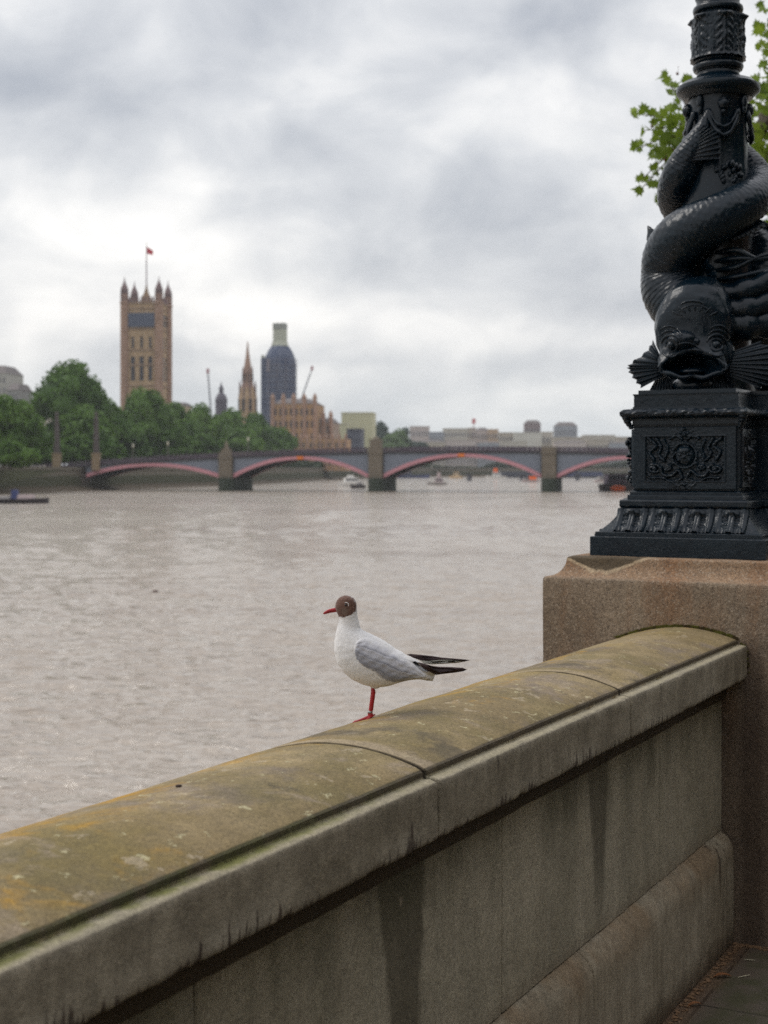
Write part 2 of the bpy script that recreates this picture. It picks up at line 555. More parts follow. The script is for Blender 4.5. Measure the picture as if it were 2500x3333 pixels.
        # two long water stains under the coping
        for (t0, w0, w1, hb, fh, k) in ((2.655, 0.105, 0.040, -0.9, 0.10, 0.72), (3.835, 0.085, 0.012, 0.30, 0.35, 0.66), (3.62, 0.06, 0.006, 0.66, 0.14, 0.35), (4.32, 0.03, 0.01, 0.66, 0.1, 0.35), (1.60, 0.07, 0.03, -0.2, 0.3, 0.5)):
            wd = g.lin(h, 0.86, 0.35, w0, w1)
            dd = g.sub(g.m('ABSOLUTE', g.sub(t, g.add(t0, g.lin(h, 0.86, 0.2, 0.0, 0.03)))), g.add(wd, g.mul(edge, 0.42)))
            s_ = g.mul(g.step(dd, 0.016, -0.014), g.step(h, hb, hb + fh))
            c = g.mix(g.mul(s_, k), c, (0.062, 0.052, 0.031))
        green = g.mul(g.step(g.add(h, g.mul(edge, 2.4)), 0.66, 0.83), g.step(g.noise(g.vec(g.mul(t, 3.2), 0, 0), 1, 3, .6), 0.38, 0.60))
        c = g.mix(g.mul(green, 0.55), c, (0.072, 0.068, 0.036))
        low = g.step(g.add(h, edge), 0.44, 0.395)
        c = g.mix(g.mul(low, 0.35), c, (0.140, 0.105, 0.070))
        spots = g.voro(g.vec(g.mul(t, 6), 0.0, g.mul(h, 4)), 1.0)
        c = g.mix(g.mul(g.step(spots, 0.065, 0.03), 0.5), c, (0.360, 0.300, 0.230))
    elif kind == 'plinth':
        c = g.mix(g.step(g.add(big, g.mul(g.sub(mid, .5), .4)), 0.3, 0.7), (0.245, 0.208, 0.146), (0.335, 0.292, 0.215))
        c = g.mix(g.step(streak, 0.42, 0.70, 0.0, 0.5), c, (0.150, 0.120, 0.080))
        rust = g.mul(g.step(h, 0.24, 0.37), g.step(g.noise(P, 4, 4, 0.6), 0.35, 0.62))
        c = g.mix(g.mul(rust, 0.6), c, (0.200, 0.122, 0.058))
        dirt = g.step(g.add(h, g.mul(g.sub(mid, 0.5), 0.10)), 0.10, 0.0)
        c = g.mix(g.mul(dirt, 0.6), c, (0.085, 0.055, 0.030))
        slits = g.prod(g.step(streak, 0.60, 0.66), g.step(g.m('ABSOLUTE', g.sub(t, 4.95)), 0.14, 0.08), 0.8)
        c = g.mix(slits, c, (0.045, 0.028, 0.018))
        salt = g.mul(g.step(g.voro(P, 60), 0.22, 0.10), g.step(g.noise(P, 7, 2, 0.6), 0.55, 0.62))
        c = g.mix(g.mul(salt, 0.5), c, (0.42, 0.38, 0.31))
    elif kind == 'pier':
        c = g.mix(g.step(big, 0.3, 0.7), (0.185, 0.135, 0.090), (0.265, 0.205, 0.145))
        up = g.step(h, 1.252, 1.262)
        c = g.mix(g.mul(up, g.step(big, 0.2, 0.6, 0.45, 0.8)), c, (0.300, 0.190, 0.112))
        rust = g.mul(g.step(g.noise(g.vec(g.mul(t, 5), g.mul(d, 6), g.mul(h, 1.3)), 1, 4, 0.6), 0.45, 0.70), 0.7)
        c = g.mix(rust, c, (0.225, 0.115, 0.055))
        cr2 = g.voro(P, 210, out='Color')
        x_, y_, z_ = g.xyz(cr2)
        c = g.mix(g.step(x_, 0.80, 0.86, 0.0, 0.45), c, (0.42, 0.35, 0.27))
        c = g.mix(g.step(y_, 0.80, 0.86, 0.0, 0.50), c, (0.085, 0.060, 0.045))
        # worn dark scab on the near river-side corner of the top
        e_ = g.mul(g.sub(g.noise(P, 22, 4, 0.6), 0.5), 0.05)
        scab = g.prod(g.step(g.add(g.sub(g.m('ABSOLUTE', g.sub(d, 1.80)), g.lin(h, 1.285, 1.335, 0.03, 0.16)), e_), 0.008, -0.008), g.step(g.add(h, e_), 1.276, 1.290), g.step(t, 5.30, 5.26))
        rim = g.prod(g.step(g.add(g.sub(g.m('ABSOLUTE', g.sub(d, 1.80)), g.lin(h, 1.285, 1.335, 0.055, 0.185)), e_), 0.012, -0.008), g.step(g.add(h, e_), 1.268, 1.282), g.step(t, 5.30, 5.26))
        c = g.mix(g.mul(rim, 0.6), c, (0.50, 0.40, 0.26))
        c = g.mix(g.mul(scab, 0.9), c, (0.062, 0.045, 0.026))
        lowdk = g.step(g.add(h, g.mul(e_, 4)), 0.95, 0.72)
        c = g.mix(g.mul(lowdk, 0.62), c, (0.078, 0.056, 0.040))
        nearj = g.step(g.m('ABSOLUTE', g.sub(d, 1.235)), 0.055, 0.018)
        c = g.mix(g.prod(nearj, g.step(h, 1.10, 1.0), 0.5), c, (0.05, 0.03, 0.02))
        bumph = g.sum(g.mul(grit, 0.9), g.mul(fine, 0.5), g.mul(mid, 0.7))
        bdist = 0.006
    if kind == 'pier':
        c = grain(c, 0.95)
    else:
        c = grain(c, 0.85)
    g.put(g.b.inputs['Base Color'], c)
    g.put(g.b.inputs['Roughness'], g.lin(mid, 0.2, 0.8, 0.72, 0.95))
    g.put(g.b.inputs['Normal'], g.bump(bumph, bdist, 0.8))
    return m_

WALL_O = (2.6, 1.5, 0.0)
M_COP = stone_mat('coping', WALL_O)
M_WALL = stone_mat('wall', WALL_O)
M_PLI = stone_mat('plinth', WALL_O)
M_MORTAR = simple_mat('mortar_dark', (0.028, 0.022, 0.015), 0.95, 0.3, 40, bump=0.003)

M_NECK = simple_mat('neck_dark_stone', (0.070, 0.054, 0.036), 0.9, 0.4, 14, bump=0.003)  # one dark brown tone for the band below the coping
def arcH(D):
    return CAMH - (0.565 + 0.92 * (D - 1.48) ** 2)
def coping_profile():
    p = []
    def seg(a, b, n):
        for k in range(n):
            f = k / n
            p.append((a[0] + (b[0] - a[0]) * f, a[1] + (b[1] - a[1]) * f))
    seg((1.32, .925), (1.254, .925), 5)
    seg((1.254, .925), (1.25, .929), 1)
    seg((1.25, .929), (1.25, 1.038), 14)
    seg((1.25, 1.038), (1.2535, 1.0425), 2)
    seg((1.2535, 1.0425), (1.281, 1.0455), 4)
    seg((1.281, 1.0455), (1.282, 1.059), 3)
    seg((1.282, 1.059), (1.2885, arcH(1.2885)), 3)
    for D in np.linspace(1.2885, 1.715, 40):
        p.append((D, arcH(D)))
    seg((1.722, 1.035), (1.722, 1.022), 2)
    seg((1.722, 1.022), (1.748, 1.018), 2)
    seg((1.75, 1.014), (1.75, .925), 6)
    seg((1.75, .925), (1.70, .925), 2)
    return np.array(p)
def sweep_block(name, prof, t0, t1, mat, root, ro, chip=0.004, seed=0, step=0.011, amp=0.0006):
    """one stone: a profile in (D,h) swept along t with worn arrises and chips"""
    n = max(4, int((t1 - t0) / step))
    T = np.linspace(t0, t1, n + 1)
    T = np.concatenate([[t0, t0 + 0.003], T[1:-1], [t1 - 0.003, t1]])
    prof = np.asarray(prof, float)
    c = prof.mean(0)
    nxt, prv = np.roll(prof, -1, 0), np.roll(prof, 1, 0)
    e1, e2_ = nxt - prof, prof - prv
    e1 /= np.linalg.norm(e1, axis=1)[:, None] + 1e-9
    e2_ /= np.linalg.norm(e2_, axis=1)[:, None] + 1e-9
    nor = np.stack([(e1 + e2_)[:, 1], -(e1 + e2_)[:, 0]], 1)
    nor /= np.linalg.norm(nor, axis=1)[:, None] + 1e-9
    if np.sum((prof - c) * nor) < 0:
        nor = -nor
    corner = 1 - np.sum(e1 * e2_, 1)
    cw = np.zeros(len(prof))
    for k in np.where(corner > 0.12)[0]:
        d = np.linalg.norm(prof - prof[k], axis=1)
        cw = np.maximum(cw, np.exp(-(d / 0.007) ** 2))
    V = np.zeros((len(T), len(prof), 3))
    S = np.linspace(0, 1, len(prof)) * 60
    for i, t in enumerate(T):
        nz = vnoise(t * 26, S * 0.5, seed) * 0.6 + vnoise(t * 70, S * 1.4, seed + 3) * 0.4
        nb = vnoise(t * 5, S * 0.2, seed + 9)
        ch = np.clip(vnoise(t * 15, S * 0.04, seed + 5) * 0.7 + vnoise(t * 48, S * 0.06, seed + 6) * 0.5, 0, 1) ** 1.5
        off = amp * nz + amp * 2 * nb - cw * (0.0012 + chip * ch)
        if i in (0, len(T) - 1):
            off = off - 0.0045
        q = prof + nor * off[:, None]
        V[i, :, 0] = t
        V[i, :, 1:] = q
    V = V - np.array(ro)
    mb = MB()
    add_grid(mb, V, True, True)
    return mb.build(name, mat, root, smooth=False)

def shade_auto(o, ang=40):
    me = o.data
    me.polygons.foreach_set('use_smooth', np.ones(len(me.polygons), dtype=bool))
    import bmesh
    bm = bmesh.new(); bm.from_mesh(me)
    ca = math.radians(ang)
    for e in bm.edges:
        if len(e.link_faces) == 2 and e.calc_face_angle(0) > ca:
            e.smooth = False
    bm.to_mesh(me); bm.free()

def parapet(t_marks, root_t, label, seed, first=True, tend=None):
    ro = (root_t, 1.5, 0.0)
    root = empty('parapet_wall', E(*ro), EROT)
    tag(root, label, 'wall')
    if first:
        mc, mw, mp = M_COP, M_WALL, M_PLI
    else:
        mc, mw, mp = stone_mat('coping', ro), stone_mat('wall', ro), stone_mat('plinth', ro)
    prof = coping_profile()
    G_ = 0.0062
    cop, wl, pl = t_marks
    for i in range(len(cop) - 1):
        o = sweep_block('coping_stone', prof, cop[i] + G_, cop[i + 1] - G_, mc, root, ro, 0.005, seed + i)
        shade_auto(o, 50)
    band = [(1.33, .852), (1.327, .856), (1.320, .866), (1.319, .9243), (1.68, .9243), (1.68, .852)]
    sweep_block('neck_moulding', band, cop[0], cop[-1] - 0.001, M_NECK, root, ro, 0.003, seed + 20, 0.02)
    up = [(1.34, .392), (1.34, .45), (1.34, .55), (1.34, .65), (1.34, .75), (1.34, .851), (1.66, .851), (1.66, .392)]
    for i in range(len(wl) - 1):
        o = sweep_block('wall_stone', up, wl[i] + 0.0022, wl[i + 1] - 0.0022, mw, root, ro, 0.002, seed + 30 + i, 0.03, 0.0004)
    pp = [(1.30, 0.0), (1.296, .004), (1.296, .10), (1.296, .20), (1.296, .318), (1.2985, .336), (1.306, .354), (1.318, .370), (1.333, .382), (1.345, .391), (1.70, .391), (1.70, 0.0)]
    for i in range(len(pl) - 1):
        o = sweep_block('plinth_stone', pp, pl[i] + 0.002, pl[i + 1] - 0.002, mp, root, ro, 0.003, seed + 50 + i, 0.02)
        shade_auto(o, 60)
    core = MB()
    core.box(cop[0] - ro[0], cop[-1] - ro[0], 1.345 - 1.5, 1.655 - 1.5, 0.0, 0.93)
    core.box(cop[0] - ro[0], cop[-1] - ro[0], 1.303 - 1.5, 1.69 - 1.5, 0.0, 0.30)
    pr = [(1.262, .93), (1.262, 1.030), (1.295, 1.034), (1.296, arcH(1.296) - .018)] + [(D, arcH(D) - 0.018) for D in np.linspace(1.33, 1.68, 12)] + [(1.71, 1.015), (1.738, 1.0), (1.738, .93)]
    V = np.array([[(t, a, b) for a, b in pr] for t in (cop[0], cop[-1] - .002)]) - np.array(ro)
    add_grid(core, V)
    core.build('mortar_bed', M_MORTAR, root)
    return root
parapet(([-3.41, -2.20, -0.99, 0.08, 1.30, 2.641, 3.851, 5.146],
         [-3.41, -1.8, -.55, .69, 1.93, 3.169, 4.41, 5.146],
         [-3.41, -2.5, -1.25, 0.0, 1.22, 2.46, 3.683, 4.72, 5.146]), 2.6,
        'low stone embankment wall with rounded lichen covered coping running up to the granite pier', 1)
parapet(([6.656, 7.86, 9.07, 10.28, 11.5], [6.656, 7.9, 9.1, 10.3, 11.5], [6.656, 7.9, 9.1, 10.3, 11.5]), 9.0,
        'stretch of low stone embankment wall on the far side of the granite pier', 7, False)

# ------------------------------------------------------------------ pier
PO = (5.9, 1.552, 0.0)
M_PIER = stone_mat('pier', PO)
def superpoly(t0, t1, d0, d1, n=26):
    pts = []
    for a, b in (((t0, d0), (t1, d0)), ((t1, d0), (t1, d1)), ((t1, d1), (t0, d1)), ((t0, d1), (t0, d0))):
        for k in range(n):
            f = k / n
            pts.append((a[0] + (b[0] - a[0]) * f, a[1] + (b[1] - a[1]) * f))
    return np.array(pts)
def make_pier():
    root = empty('granite_pier', E(*PO), EROT)
    tag(root, 'square weathered granite pier at the wall end carrying the black lamp standard', 'pier')
    lev = [(0.0, 0.0)] + [(h, 0.0) for h in np.linspace(0.08, 1.236, 22)] + [(1.250, -.0010), (1.2555, -.0035), (1.2580, -.008)]
    for k in range(9):
        a = math.pi / 2 * k / 8
        lev.append((1.2590 + 0.066 * (1 - math.cos(a)), -(0.012 + 0.056 * math.sin(a))))
    lev += [(1.3295, -.0700), (1.332, -.0745), (1.332, -.12), (1.332, -.3)]
    V = []
    for h, o in lev:
        P = superpoly(5.15 - o, 6.65 + o, 1.09 - o, 2.013 + o)
        c = P.mean(0)
        z = np.full(len(P), h)
        nn = vnoise(P[:, 0] * 9 + P[:, 1] * 9, z * 9, 3) * 0.0010 + vnoise(P[:, 0] * 45 + P[:, 1] * 45, z * 40, 4) * 0.0006
        top = 1.0 if h > 1.24 else 0.35
        P = P + (P - c) / np.linalg.norm(P - c, axis=1)[:, None] * (nn * (1 + top))[:, None]
        if h > 1.325:
            z = z - np.clip(vnoise(P[:, 0] * 14, P[:, 1] * 14, 8), 0, 1) * 0.004
        V.append(np.column_stack([P, z]))
    V = np.array(V) - np.array(PO)
    mb = MB()
    add_grid(mb, V)
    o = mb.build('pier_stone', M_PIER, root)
    shade_auto(o, 45)
    # moss growing where the coping meets the pier
    mm, g = new_mat('moss', 0.95, 0.2)
    g.put(g.b.inputs['Base Color'], g.mix(g.step(g.noise(g.obj, 30, 3, 0.6), 0.4, 0.62), (0.045, 0.030, 0.012), (0.090, 0.088, 0.014)))
    rng = random.Random(5)
    mb = MB()
    for k in range(900):
        D = rng.uniform(1.245, 1.73)
        hh = arcH(max(1.285, min(1.715, D))) if D > 1.283 else rng.uniform(0.93, 1.045)
        dens = 0.25 + 0.75 * (1 if (1.33 < D < 1.47 or 1.56 < D < 1.70) else 0.25)
        if rng.random() > dens:
            continue
        r = rng.uniform(0.002, 0.0055)
        mb.ball((5.147 - PO[0], D - PO[1], hh + rng.uniform(-.002, 0.008)), r, 3, (0.8, 1.3, 1.0))
    o = mb.build('moss', mm, root)
    o['kind'] = 'stuff'
    o['label'] = 'ragged line of dark moss where the coping meets the pier'
make_pier()

# ------------------------------------------------------------------ ground
def make_ground():
    m_, g = new_mat('paving', 0.75, 0.4)
    P = g.obj
    t, d, h = g.xyz(P)
    br = g.node('ShaderNodeTexBrick')
    g.put(br.inputs['Vector'], P)
    br.inputs['Scale'].default_value = 1.0
    br.inputs['Brick Width'].default_value = 0.9
    br.inputs['Row Height'].default_value = 0.62
    br.inputs['Mortar Size'].default_value = 0.006
    br.inputs['Color1'].default_value = (0.085, 0.064, 0.046, 1)
    br.inputs['Color2'].default_value = (0.125, 0.098, 0.074, 1)
    br.inputs['Mortar'].default_value = (0.030, 0.022, 0.015, 1)
    n = g.noise(P, 5, 5, 0.65)
    f = g.noise(P, 130, 3, 0.7)
    c = g.mix(g.step(n, 0.40, 0.62), br.outputs[0], (0.052, 0.048, 0.020))
    c = g.vm('SCALE', c, g.sum(0.5, g.mul(f, 0.6), g.mul(n, 0.4)))
    dirt = g.step(g.add(d, g.mul(g.sub(n, 0.5), 0.10)), 1.205, 1.262)
    c = g.mix(g.mul(dirt, 0.8), c, g.mix(g.step(f, 0.45, 0.6), (0.060, 0.032, 0.016), (0.190, 0.120, 0.070)))
    g.put(g.b.inputs['Base Color'], c)
    g.put(g.b.inputs['Roughness'], g.lin(n, 0.35, 0.65, 0.45, 0.85))
    g.put(g.b.inputs['Normal'], g.bump(g.sum(g.mul(br.outputs[1], -0.8), g.mul(f, 0.3), n), 0.006, 0.7))
    mb = MB()
    mb.box(-40, 70, -26, 1.72, -7.5, 0.0)
    o = mb.build('pavement', m_)
    o.rotation_euler = (0, 0, EROT)
    tag(o, 'dark stained stone paving of the riverside walk', kind='structure')
    # far land: our own bank beyond, and the opposite bank, as one terrain
    mg = simple_mat('land', (0.085, 0.090, 0.050), 0.95, 0.4, 0.05)
    mb = MB()
    A = E(70, 1.7); B = E(70, -26)
    mb.prism([(A.x, A.y), (128, 404), (230, 1190), (1500, 1190), (1500, -300), (B.x + 60, B.y - 100), (B.x, B.y)], WZ - 2, 0.3)
    mb.prism([(-165, -400), (-142, 150), (-92, 446), (-57, 607), (-32, 920), (40, 1192), (-2200, 1192), (-2200, -400)], WZ - 2, 1.4)
    mb.prism([(-2200, 1192.5), (2200, 1192.5), (2600, 3400), (-2600, 3400)], WZ - 2, 1.4)
    o = mb.build('ground', mg)
    tag(o, 'low green river banks across the water and in the distance', kind='structure')
make_ground()

# ------------------------------------------------------------------ cast iron lamp standard
def iron_mat():
    m_, g = new_mat('black_iron_paint', 0.26, 0.36)
    n = g.noise(g.obj, 7, 5, 0.65)
    f = g.noise(g.obj, 110, 3, 0.6)
    c = g.mix(g.step(n, 0.35, 0.68), (0.0018, 0.0070, 0.0130), (0.0035, 0.0120, 0.0200))
    drip = g.voro(g.vm('MULTIPLY', g.obj, (40, 40, 14)), 1.0)
    c = g.mix(g.mul(g.step(drip, 0.05, 0.02), 0.4), c, (0.25, 0.30, 0.30))
    g.put(g.b.inputs['Base Color'], c)
    g.put(g.b.inputs['Roughness'], g.add(g.lin(n, 0.3, 0.7, 0.13, 0.27), g.mul(f, 0.08)))
    g.put(g.b.inputs['Normal'], g.bump(g.add(g.mul(f, 0.35), g.noise(g.obj, 28, 3, 0.6)), 0.0035, 0.6))
    return m_
M_IRON = iron_mat()
AX = E(5.9, 1.552, CAMH)                # lamp axis at eye height
AXL = math.hypot(AX.x, AX.y)
VE2 = Vector((-AX.x / AXL, -AX.y / AXL, 0))   # towards the viewer
VE1 = Vector((AX.y / AXL, -AX.x / AXL, 0))    # to the right
LTOP = 1.332
RI = Matrix.Rotation(-EROT, 4, 'Z')
def LV(r, f, z):
    """lamp point: r to the right of the axis, f towards the walkway viewer, z relative to eye height -> lamp local"""
    p = VE1 * r + VE2 * f
    p = RI @ p
    return (p.x, p.y, z + CAMH - LTOP)
def PU(xu, yu, f):
    dx_, dz_ = (xu - 829.5) * 1.507 / FPX, -(yu - 1012) * 1.507 / FPX
    s = (f - AXL) / (dx_ * VE2.x + VE2.y)
    p = Vector((dx_ * s, s, 0)) - Vector((AX.x, AX.y, 0))
    return (p.dot(VE1), f, dz_ * s)
def PL(xu, yu, f):
    return LV(*PU(xu, yu, f))

lamp = empty('lamp_standard', E(5.9, 1.552, LTOP), EROT)
tag(lamp, 'ornate black cast iron lamp standard with entwined fish, standing on the granite pier', 'street lamp')

# cross-shaped pedestal: arms along the wall, a bay to each side
LA, WA, LB, WB = 0.47, 0.200, 0.22, 0.270
def plan(o):
    a, b, c_, d_ = LA + o, WA + o, LB + o, WB + o
    return [(-a, -b), (-c_, -b), (-c_, -d_), (c_, -d_), (c_, -b), (a, -b), (a, b), (c_, b), (c_, d_), (-c_, d_), (-c_, b), (-a, b)]
def stack(prof, fine=1):
    mb = MB()
    V = []
    for z, o in prof:
        P = plan(o)
        row = []
        for k in range(len(P)):
            p, q = P[k], P[(k + 1) % len(P)]
            for s in range(fine):
                f = s / fine
                row.append((p[0] + (q[0] - p[0]) * f, p[1] + (q[1] - p[1]) * f, z + CAMH - LTOP))
        V.append(row)
    add_grid(mb, np.array(V))
    return mb
stack([(-.328, .130), (-.258, .130), (-.2555, .1275), (-.2555, .115), (-.240, .115), (-.238, .113), (-.237, .104)]).build('plinth', M_IRON, lamp)
fl = [(-.2372, .104), (-.228, .094), (-.216, .0815), (-.204, .070), (-.192, .060), (-.180, .052), (-.168, .0455), (-.156, .041), (-.1515, .040)]
stack(fl).build('flared_base', M_IRON, lamp)
stack([(-.1512, .030), (-.1505, .036), (-.146, .041), (-.140, .0435), (-.124, .0435), (-.1185, .040), (-.116, .030), (-.1155, .020), (-.105, .0195), (-.100, .018), (-.0985, .012), (-.090, .0118), (-.086, .008), (-.082, .000)]).build('lower_moulding', M_IRON, lamp)
stack([(-.0818, .0), (.160, .0), (.1605, .006), (.167, .008), (.1675, .0045), (.182, .0045), (.1825, .008), (.189, .0085)]).build('pedestal_body', M_IRON, lamp)
# the rope-like torus
tor = [(.1892, .010)] + [(.207 - .016 * math.cos(a), .022 + .0215 * math.sin(a)) for a in np.linspace(0.05, math.pi - .05, 11)] + [(.2235, .012)]
mb = stack(tor, 40)
rng = np.random.RandomState(2)
vv = np.array(mb.v)
lump = vnoise((vv[:, 0] + vv[:, 1]) * 95, vv[:, 2] * 60, 4) * 0.0034 + vnoise((vv[:, 0] - vv[:, 1]) * 210, vv[:, 2] * 200, 7) * 0.0018
ctr = np.linalg.norm(vv[:, :2], axis=1)[:, None]
vv[:, :2] += vv[:, :2] / ctr * lump[:, None]
vv[:, 2] += lump * 0.8
mb.v = [tuple(p) for p in vv]
mb.build('leaf_torus', M_IRON, lamp)
stack([(.2237, .0085), (.2285, .008), (.229, .0035), (.2345, .003), (.2350, .000), (.2775, .000), (.278, .003), (.283, .0035), (.2835, -.013), (.2975, -.0135), (.2980, -.017)]).build('frieze', M_IRON, lamp)

# acanthus tongues on the flared base
FZ = np.array([p[0] for p in fl]); FO = np.array([p[1] for p in fl])
def flare_pt(side, s, z, lift):
    """side: 0 = near end (-t), 1 = walkway bay, 2 = river bay, 3 = walkway arm near, 4 far end"""
    o = np.interp(z, FZ, FO)
    dz_ = z + CAMH - LTOP + lift * 0.55
    l = lift * 0.85
    if side == 0:
        return (-(LA + o + l), s, dz_)
    if side == 1:
        return (s, -(WB + o + l), dz_)
    if side == 2:
        return (s, WB + o + l, dz_)
    return (LA + o + l, s, dz_)
def tongue(side, s0, width, mb):
    n, k = 30, 34
    V = np.zeros((n, k, 3))
    for i in range(n):
        v = i / (n - 1)
        z = -.2365 + v * .0835
        for j in range(k):
            u = (j / (k - 1) - 0.5) * 2
            a = abs(u)
            fade = 1 - 0.12 * (v < 0.1)
            hgt = 0.004
            # shield shape with a raised rounded border
            edge = 0.93 - 0.10 * max(0.0, (v - 0.75)) * 4 * a
            hgt += 0.0065 * math.exp(-((a - 0.80 + 0.10 * v) / 0.13) ** 2)
            hgt += 0.0105 * (1 if a < 0.17 and v < 0.80 else 0)                 # stem
            if v > 0.72 and v < 0.90 and a < 0.50:                              # hood over the stem
                hgt += 0.014 * math.sqrt(max(0, 1 - (a / 0.5) ** 2))
            if 0.60 < v < 0.72 and 0.17 < a < 0.50:
                hgt -= 0.006
            for vv_ in (0.28, 0.48):                                            # side leaflets
                if abs(v - vv_ - 0.10 * (a - 0.3)) < 0.045 and 0.2 < a < 0.50:
                    hgt -= 0.0075
            if v < 0.24 and a > 0.2:
                hgt += 0.0045 * math.sin(a * 26) * (1 - v / 0.24)
            hgt += 0.0016 * math.sin(u * 34) * (v < 0.7)
            if a > 0.955:
                hgt = -0.002
            V[i, j] = flare_pt(side, s0 + u * width / 2, z, hgt)
    add_grid(mb, V, False, False)
for side, xs, W_ in ((0, (-.189, -.063, .063, .189), .126), (1, (-.189, -.063, .063, .189), .126), (2, (-.189, -.063, .063, .189), .126), (3, (-.189, -.063, .063, .189), .126)):
    for s0 in xs:
        mb = MB()
        tongue(side, s0, W_, mb)
        mb.build('acanthus_tongue', M_IRON, lamp, smooth=True)

# relief panels
def spiral(cx, cy, r0, turns, a0, sgn=1, n=70):
    a = np.linspace(0, turns * 2 * np.pi, n)
    r = r0 * (1 - a / a[-1] * 0.88)
    return np.column_stack([cx + r * np.cos(a0 + sgn * a), cy + r * np.sin(a0 + sgn * a)])
def relief_field(X, Y, hw, hh, seed=0):
    """height over a rectangle hw x hh (half sizes); recessed field with scrolls round a mask"""
    xs, ys = X / hw, Y / hh
    pw, ph = 0.76, 0.70
    inside = (np.abs(xs) < pw) & (np.abs(ys + 0.02) < ph)
    H = np.where(inside, 0.0020, 0.0125)
    lip = np.maximum(np.abs(xs) - pw, np.abs(ys + 0.02) - ph)
    H = np.where((lip > 0) & (lip < 0.035), 0.0155, H)
    S = []
    for sg in (-1, 1):
        S.append((spiral(sg * 0.60, -0.34, 0.145, 1.6, 1.2, sg) , 0.030, 0.014))
        S.append((crom([(sg * .46, -.30), (sg * .42, -.52), (sg * .26, -.55), (sg * .12, -.40), (sg * .05, -.62)], 40), 0.034, 0.014))
        S.append((crom([(sg * .60, -.05), (sg * .68, .18), (sg * .56, .40), (sg * .70, .62)], 40), 0.036, 0.013))
        S.append((crom([(sg * .54, .60), (sg * .46, .35), (sg * .50, .10), (sg * .40, -.08)], 40), 0.036, 0.013))
        S.append((crom([(sg * .40, .55), (sg * .33, .30), (sg * .38, .02)], 30), 0.030, 0.012))
        S.append((spiral(sg * 0.33, -0.30, 0.085, 1.3, -1.0, -sg), 0.028, 0.013))
        S.append((crom([(sg * .08, -.66), (sg * .26, -.74), (sg * .44, -.62), (sg * .66, -.62)], 40), 0.026, 0.012))
        S.append((crom([(sg * .05, .60), (sg * .16, .70), (sg * .28, .62)], 20), 0.028, 0.013))
        S.append((crom([(sg * .04, -.80), (sg * .14, -.88), (sg * .22, -.78)], 20), 0.026, 0.012))
    S.append((spiral(0, 0.06, 0.215, 1.0, 0, 1, 90) * 1.0, 0.020, 0.015))
    asp = hh / hw
    for pts, rad, amp in S:
        d2 = np.full(X.shape, 9.0)
        for p in pts:
            d2 = np.minimum(d2, (xs - p[0]) ** 2 + ((ys - p[1]) * asp) ** 2)
        r = rad * (1 + 0.25 * vnoise(xs * 22, ys * 18, seed + 2))
        H = np.maximum(H, 0.004 + amp * np.sqrt(np.clip(1 - d2 / r ** 2, 0, 1)) * (d2 < r ** 2))
    def blob(cx, cy, rx, ry, amp):
        nonlocal H
        q = 1 - ((xs - cx) / rx) ** 2 - ((ys - cy) / ry) ** 2
        H = np.maximum(H, np.where(q > 0, 0.003 + amp * np.sqrt(np.clip(q, 0, 1)), 0))
    blob(0, 0.10, 0.19, 0.34, 0.020)
    blob(0, 0.22, 0.15, 0.16, 0.0255)
    blob(0, 0.02, 0.035, 0.10, 0.028)
    for sg in (-1, 1):
        blob(sg * 0.075, 0.10, 0.04, 0.06, 0.0245)
        blob(sg * 0.10, -0.06, 0.05, 0.07, 0.022)
        blob(sg * 0.07, 0.80, 0.05, 0.07, 0.017)
        blob(sg * .60, -.34, .035, .06, .018)
        blob(sg * .22, -.16, .05, .07, .015)
    blob(0, 0.92, 0.045, 0.07, 0.018)
    blob(0, 0.74, 0.05, 0.07, 0.019)
    blob(0, -0.84, 0.05, 0.08, 0.017)
    ring = np.abs(np.sqrt(xs ** 2 + ((ys - 0.08) * asp) ** 2) - 0.235)
    H = np.where(ring < 0.016, np.maximum(H, 0.017), H)
    rg = vnoise(xs * 40, ys * 26, seed + 5) * 0.6 + vnoise(xs * 80, ys * 50, seed + 6) * 0.4
    H = H + np.where(inside | (np.abs(xs) < 0.2), 0.0032 * rg, 0.0002 * rg) * (H > 0.0005)
    e = np.maximum(np.abs(xs), np.abs(ys))
    return np.where(e > 0.985, 0.0, H)
def relief_panel(side, c0, hw, hh, zc, nx, ny, seed, name='relief_panel'):
    x = np.linspace(-hw, hw, nx); y = np.linspace(-hh, hh, ny)
    X, Y = np.meshgrid(x, y, indexing='ij')
    H = relief_field(X, Y, hw, hh, seed)
    Z = Y + zc + CAMH - LTOP
    if side == 'near':
        V = np.stack([-(LA + H), X + c0, Z], -1)
    elif side == 'far':
        V = np.stack([LA + H, X + c0, Z], -1)
    elif side == 'walk':
        V = np.stack([X + c0, -(WB + H), Z], -1)
    elif side == 'river':
        V = np.stack([X + c0, WB + H, Z], -1)
    elif side == 'armw':
        V = np.stack([X + c0, -(WA + H), Z], -1)
    elif side == 'armr':
        V = np.stack([X + c0, WA + H, Z], -1)
    mb = MB()
    add_grid(mb, V, False, False)
    return mb.build(name, M_IRON, lamp, smooth=True)
relief_panel('near', 0, .197, .119, .039, 230, 150, 1)
relief_panel('far', 0, .197, .119, .039, 90, 60, 2)
relief_panel('walk', 0, .215, .119, .039, 150, 100, 3)
relief_panel('river', 0, .215, .119, .039, 110, 80, 4)
for sgn, nm in ((-1, 'armw'), (1, 'armr')):
    for c0 in (-.345, .345):
        relief_panel(nm, c0, .118, .112, .039, 90, 90, 6 + sgn)
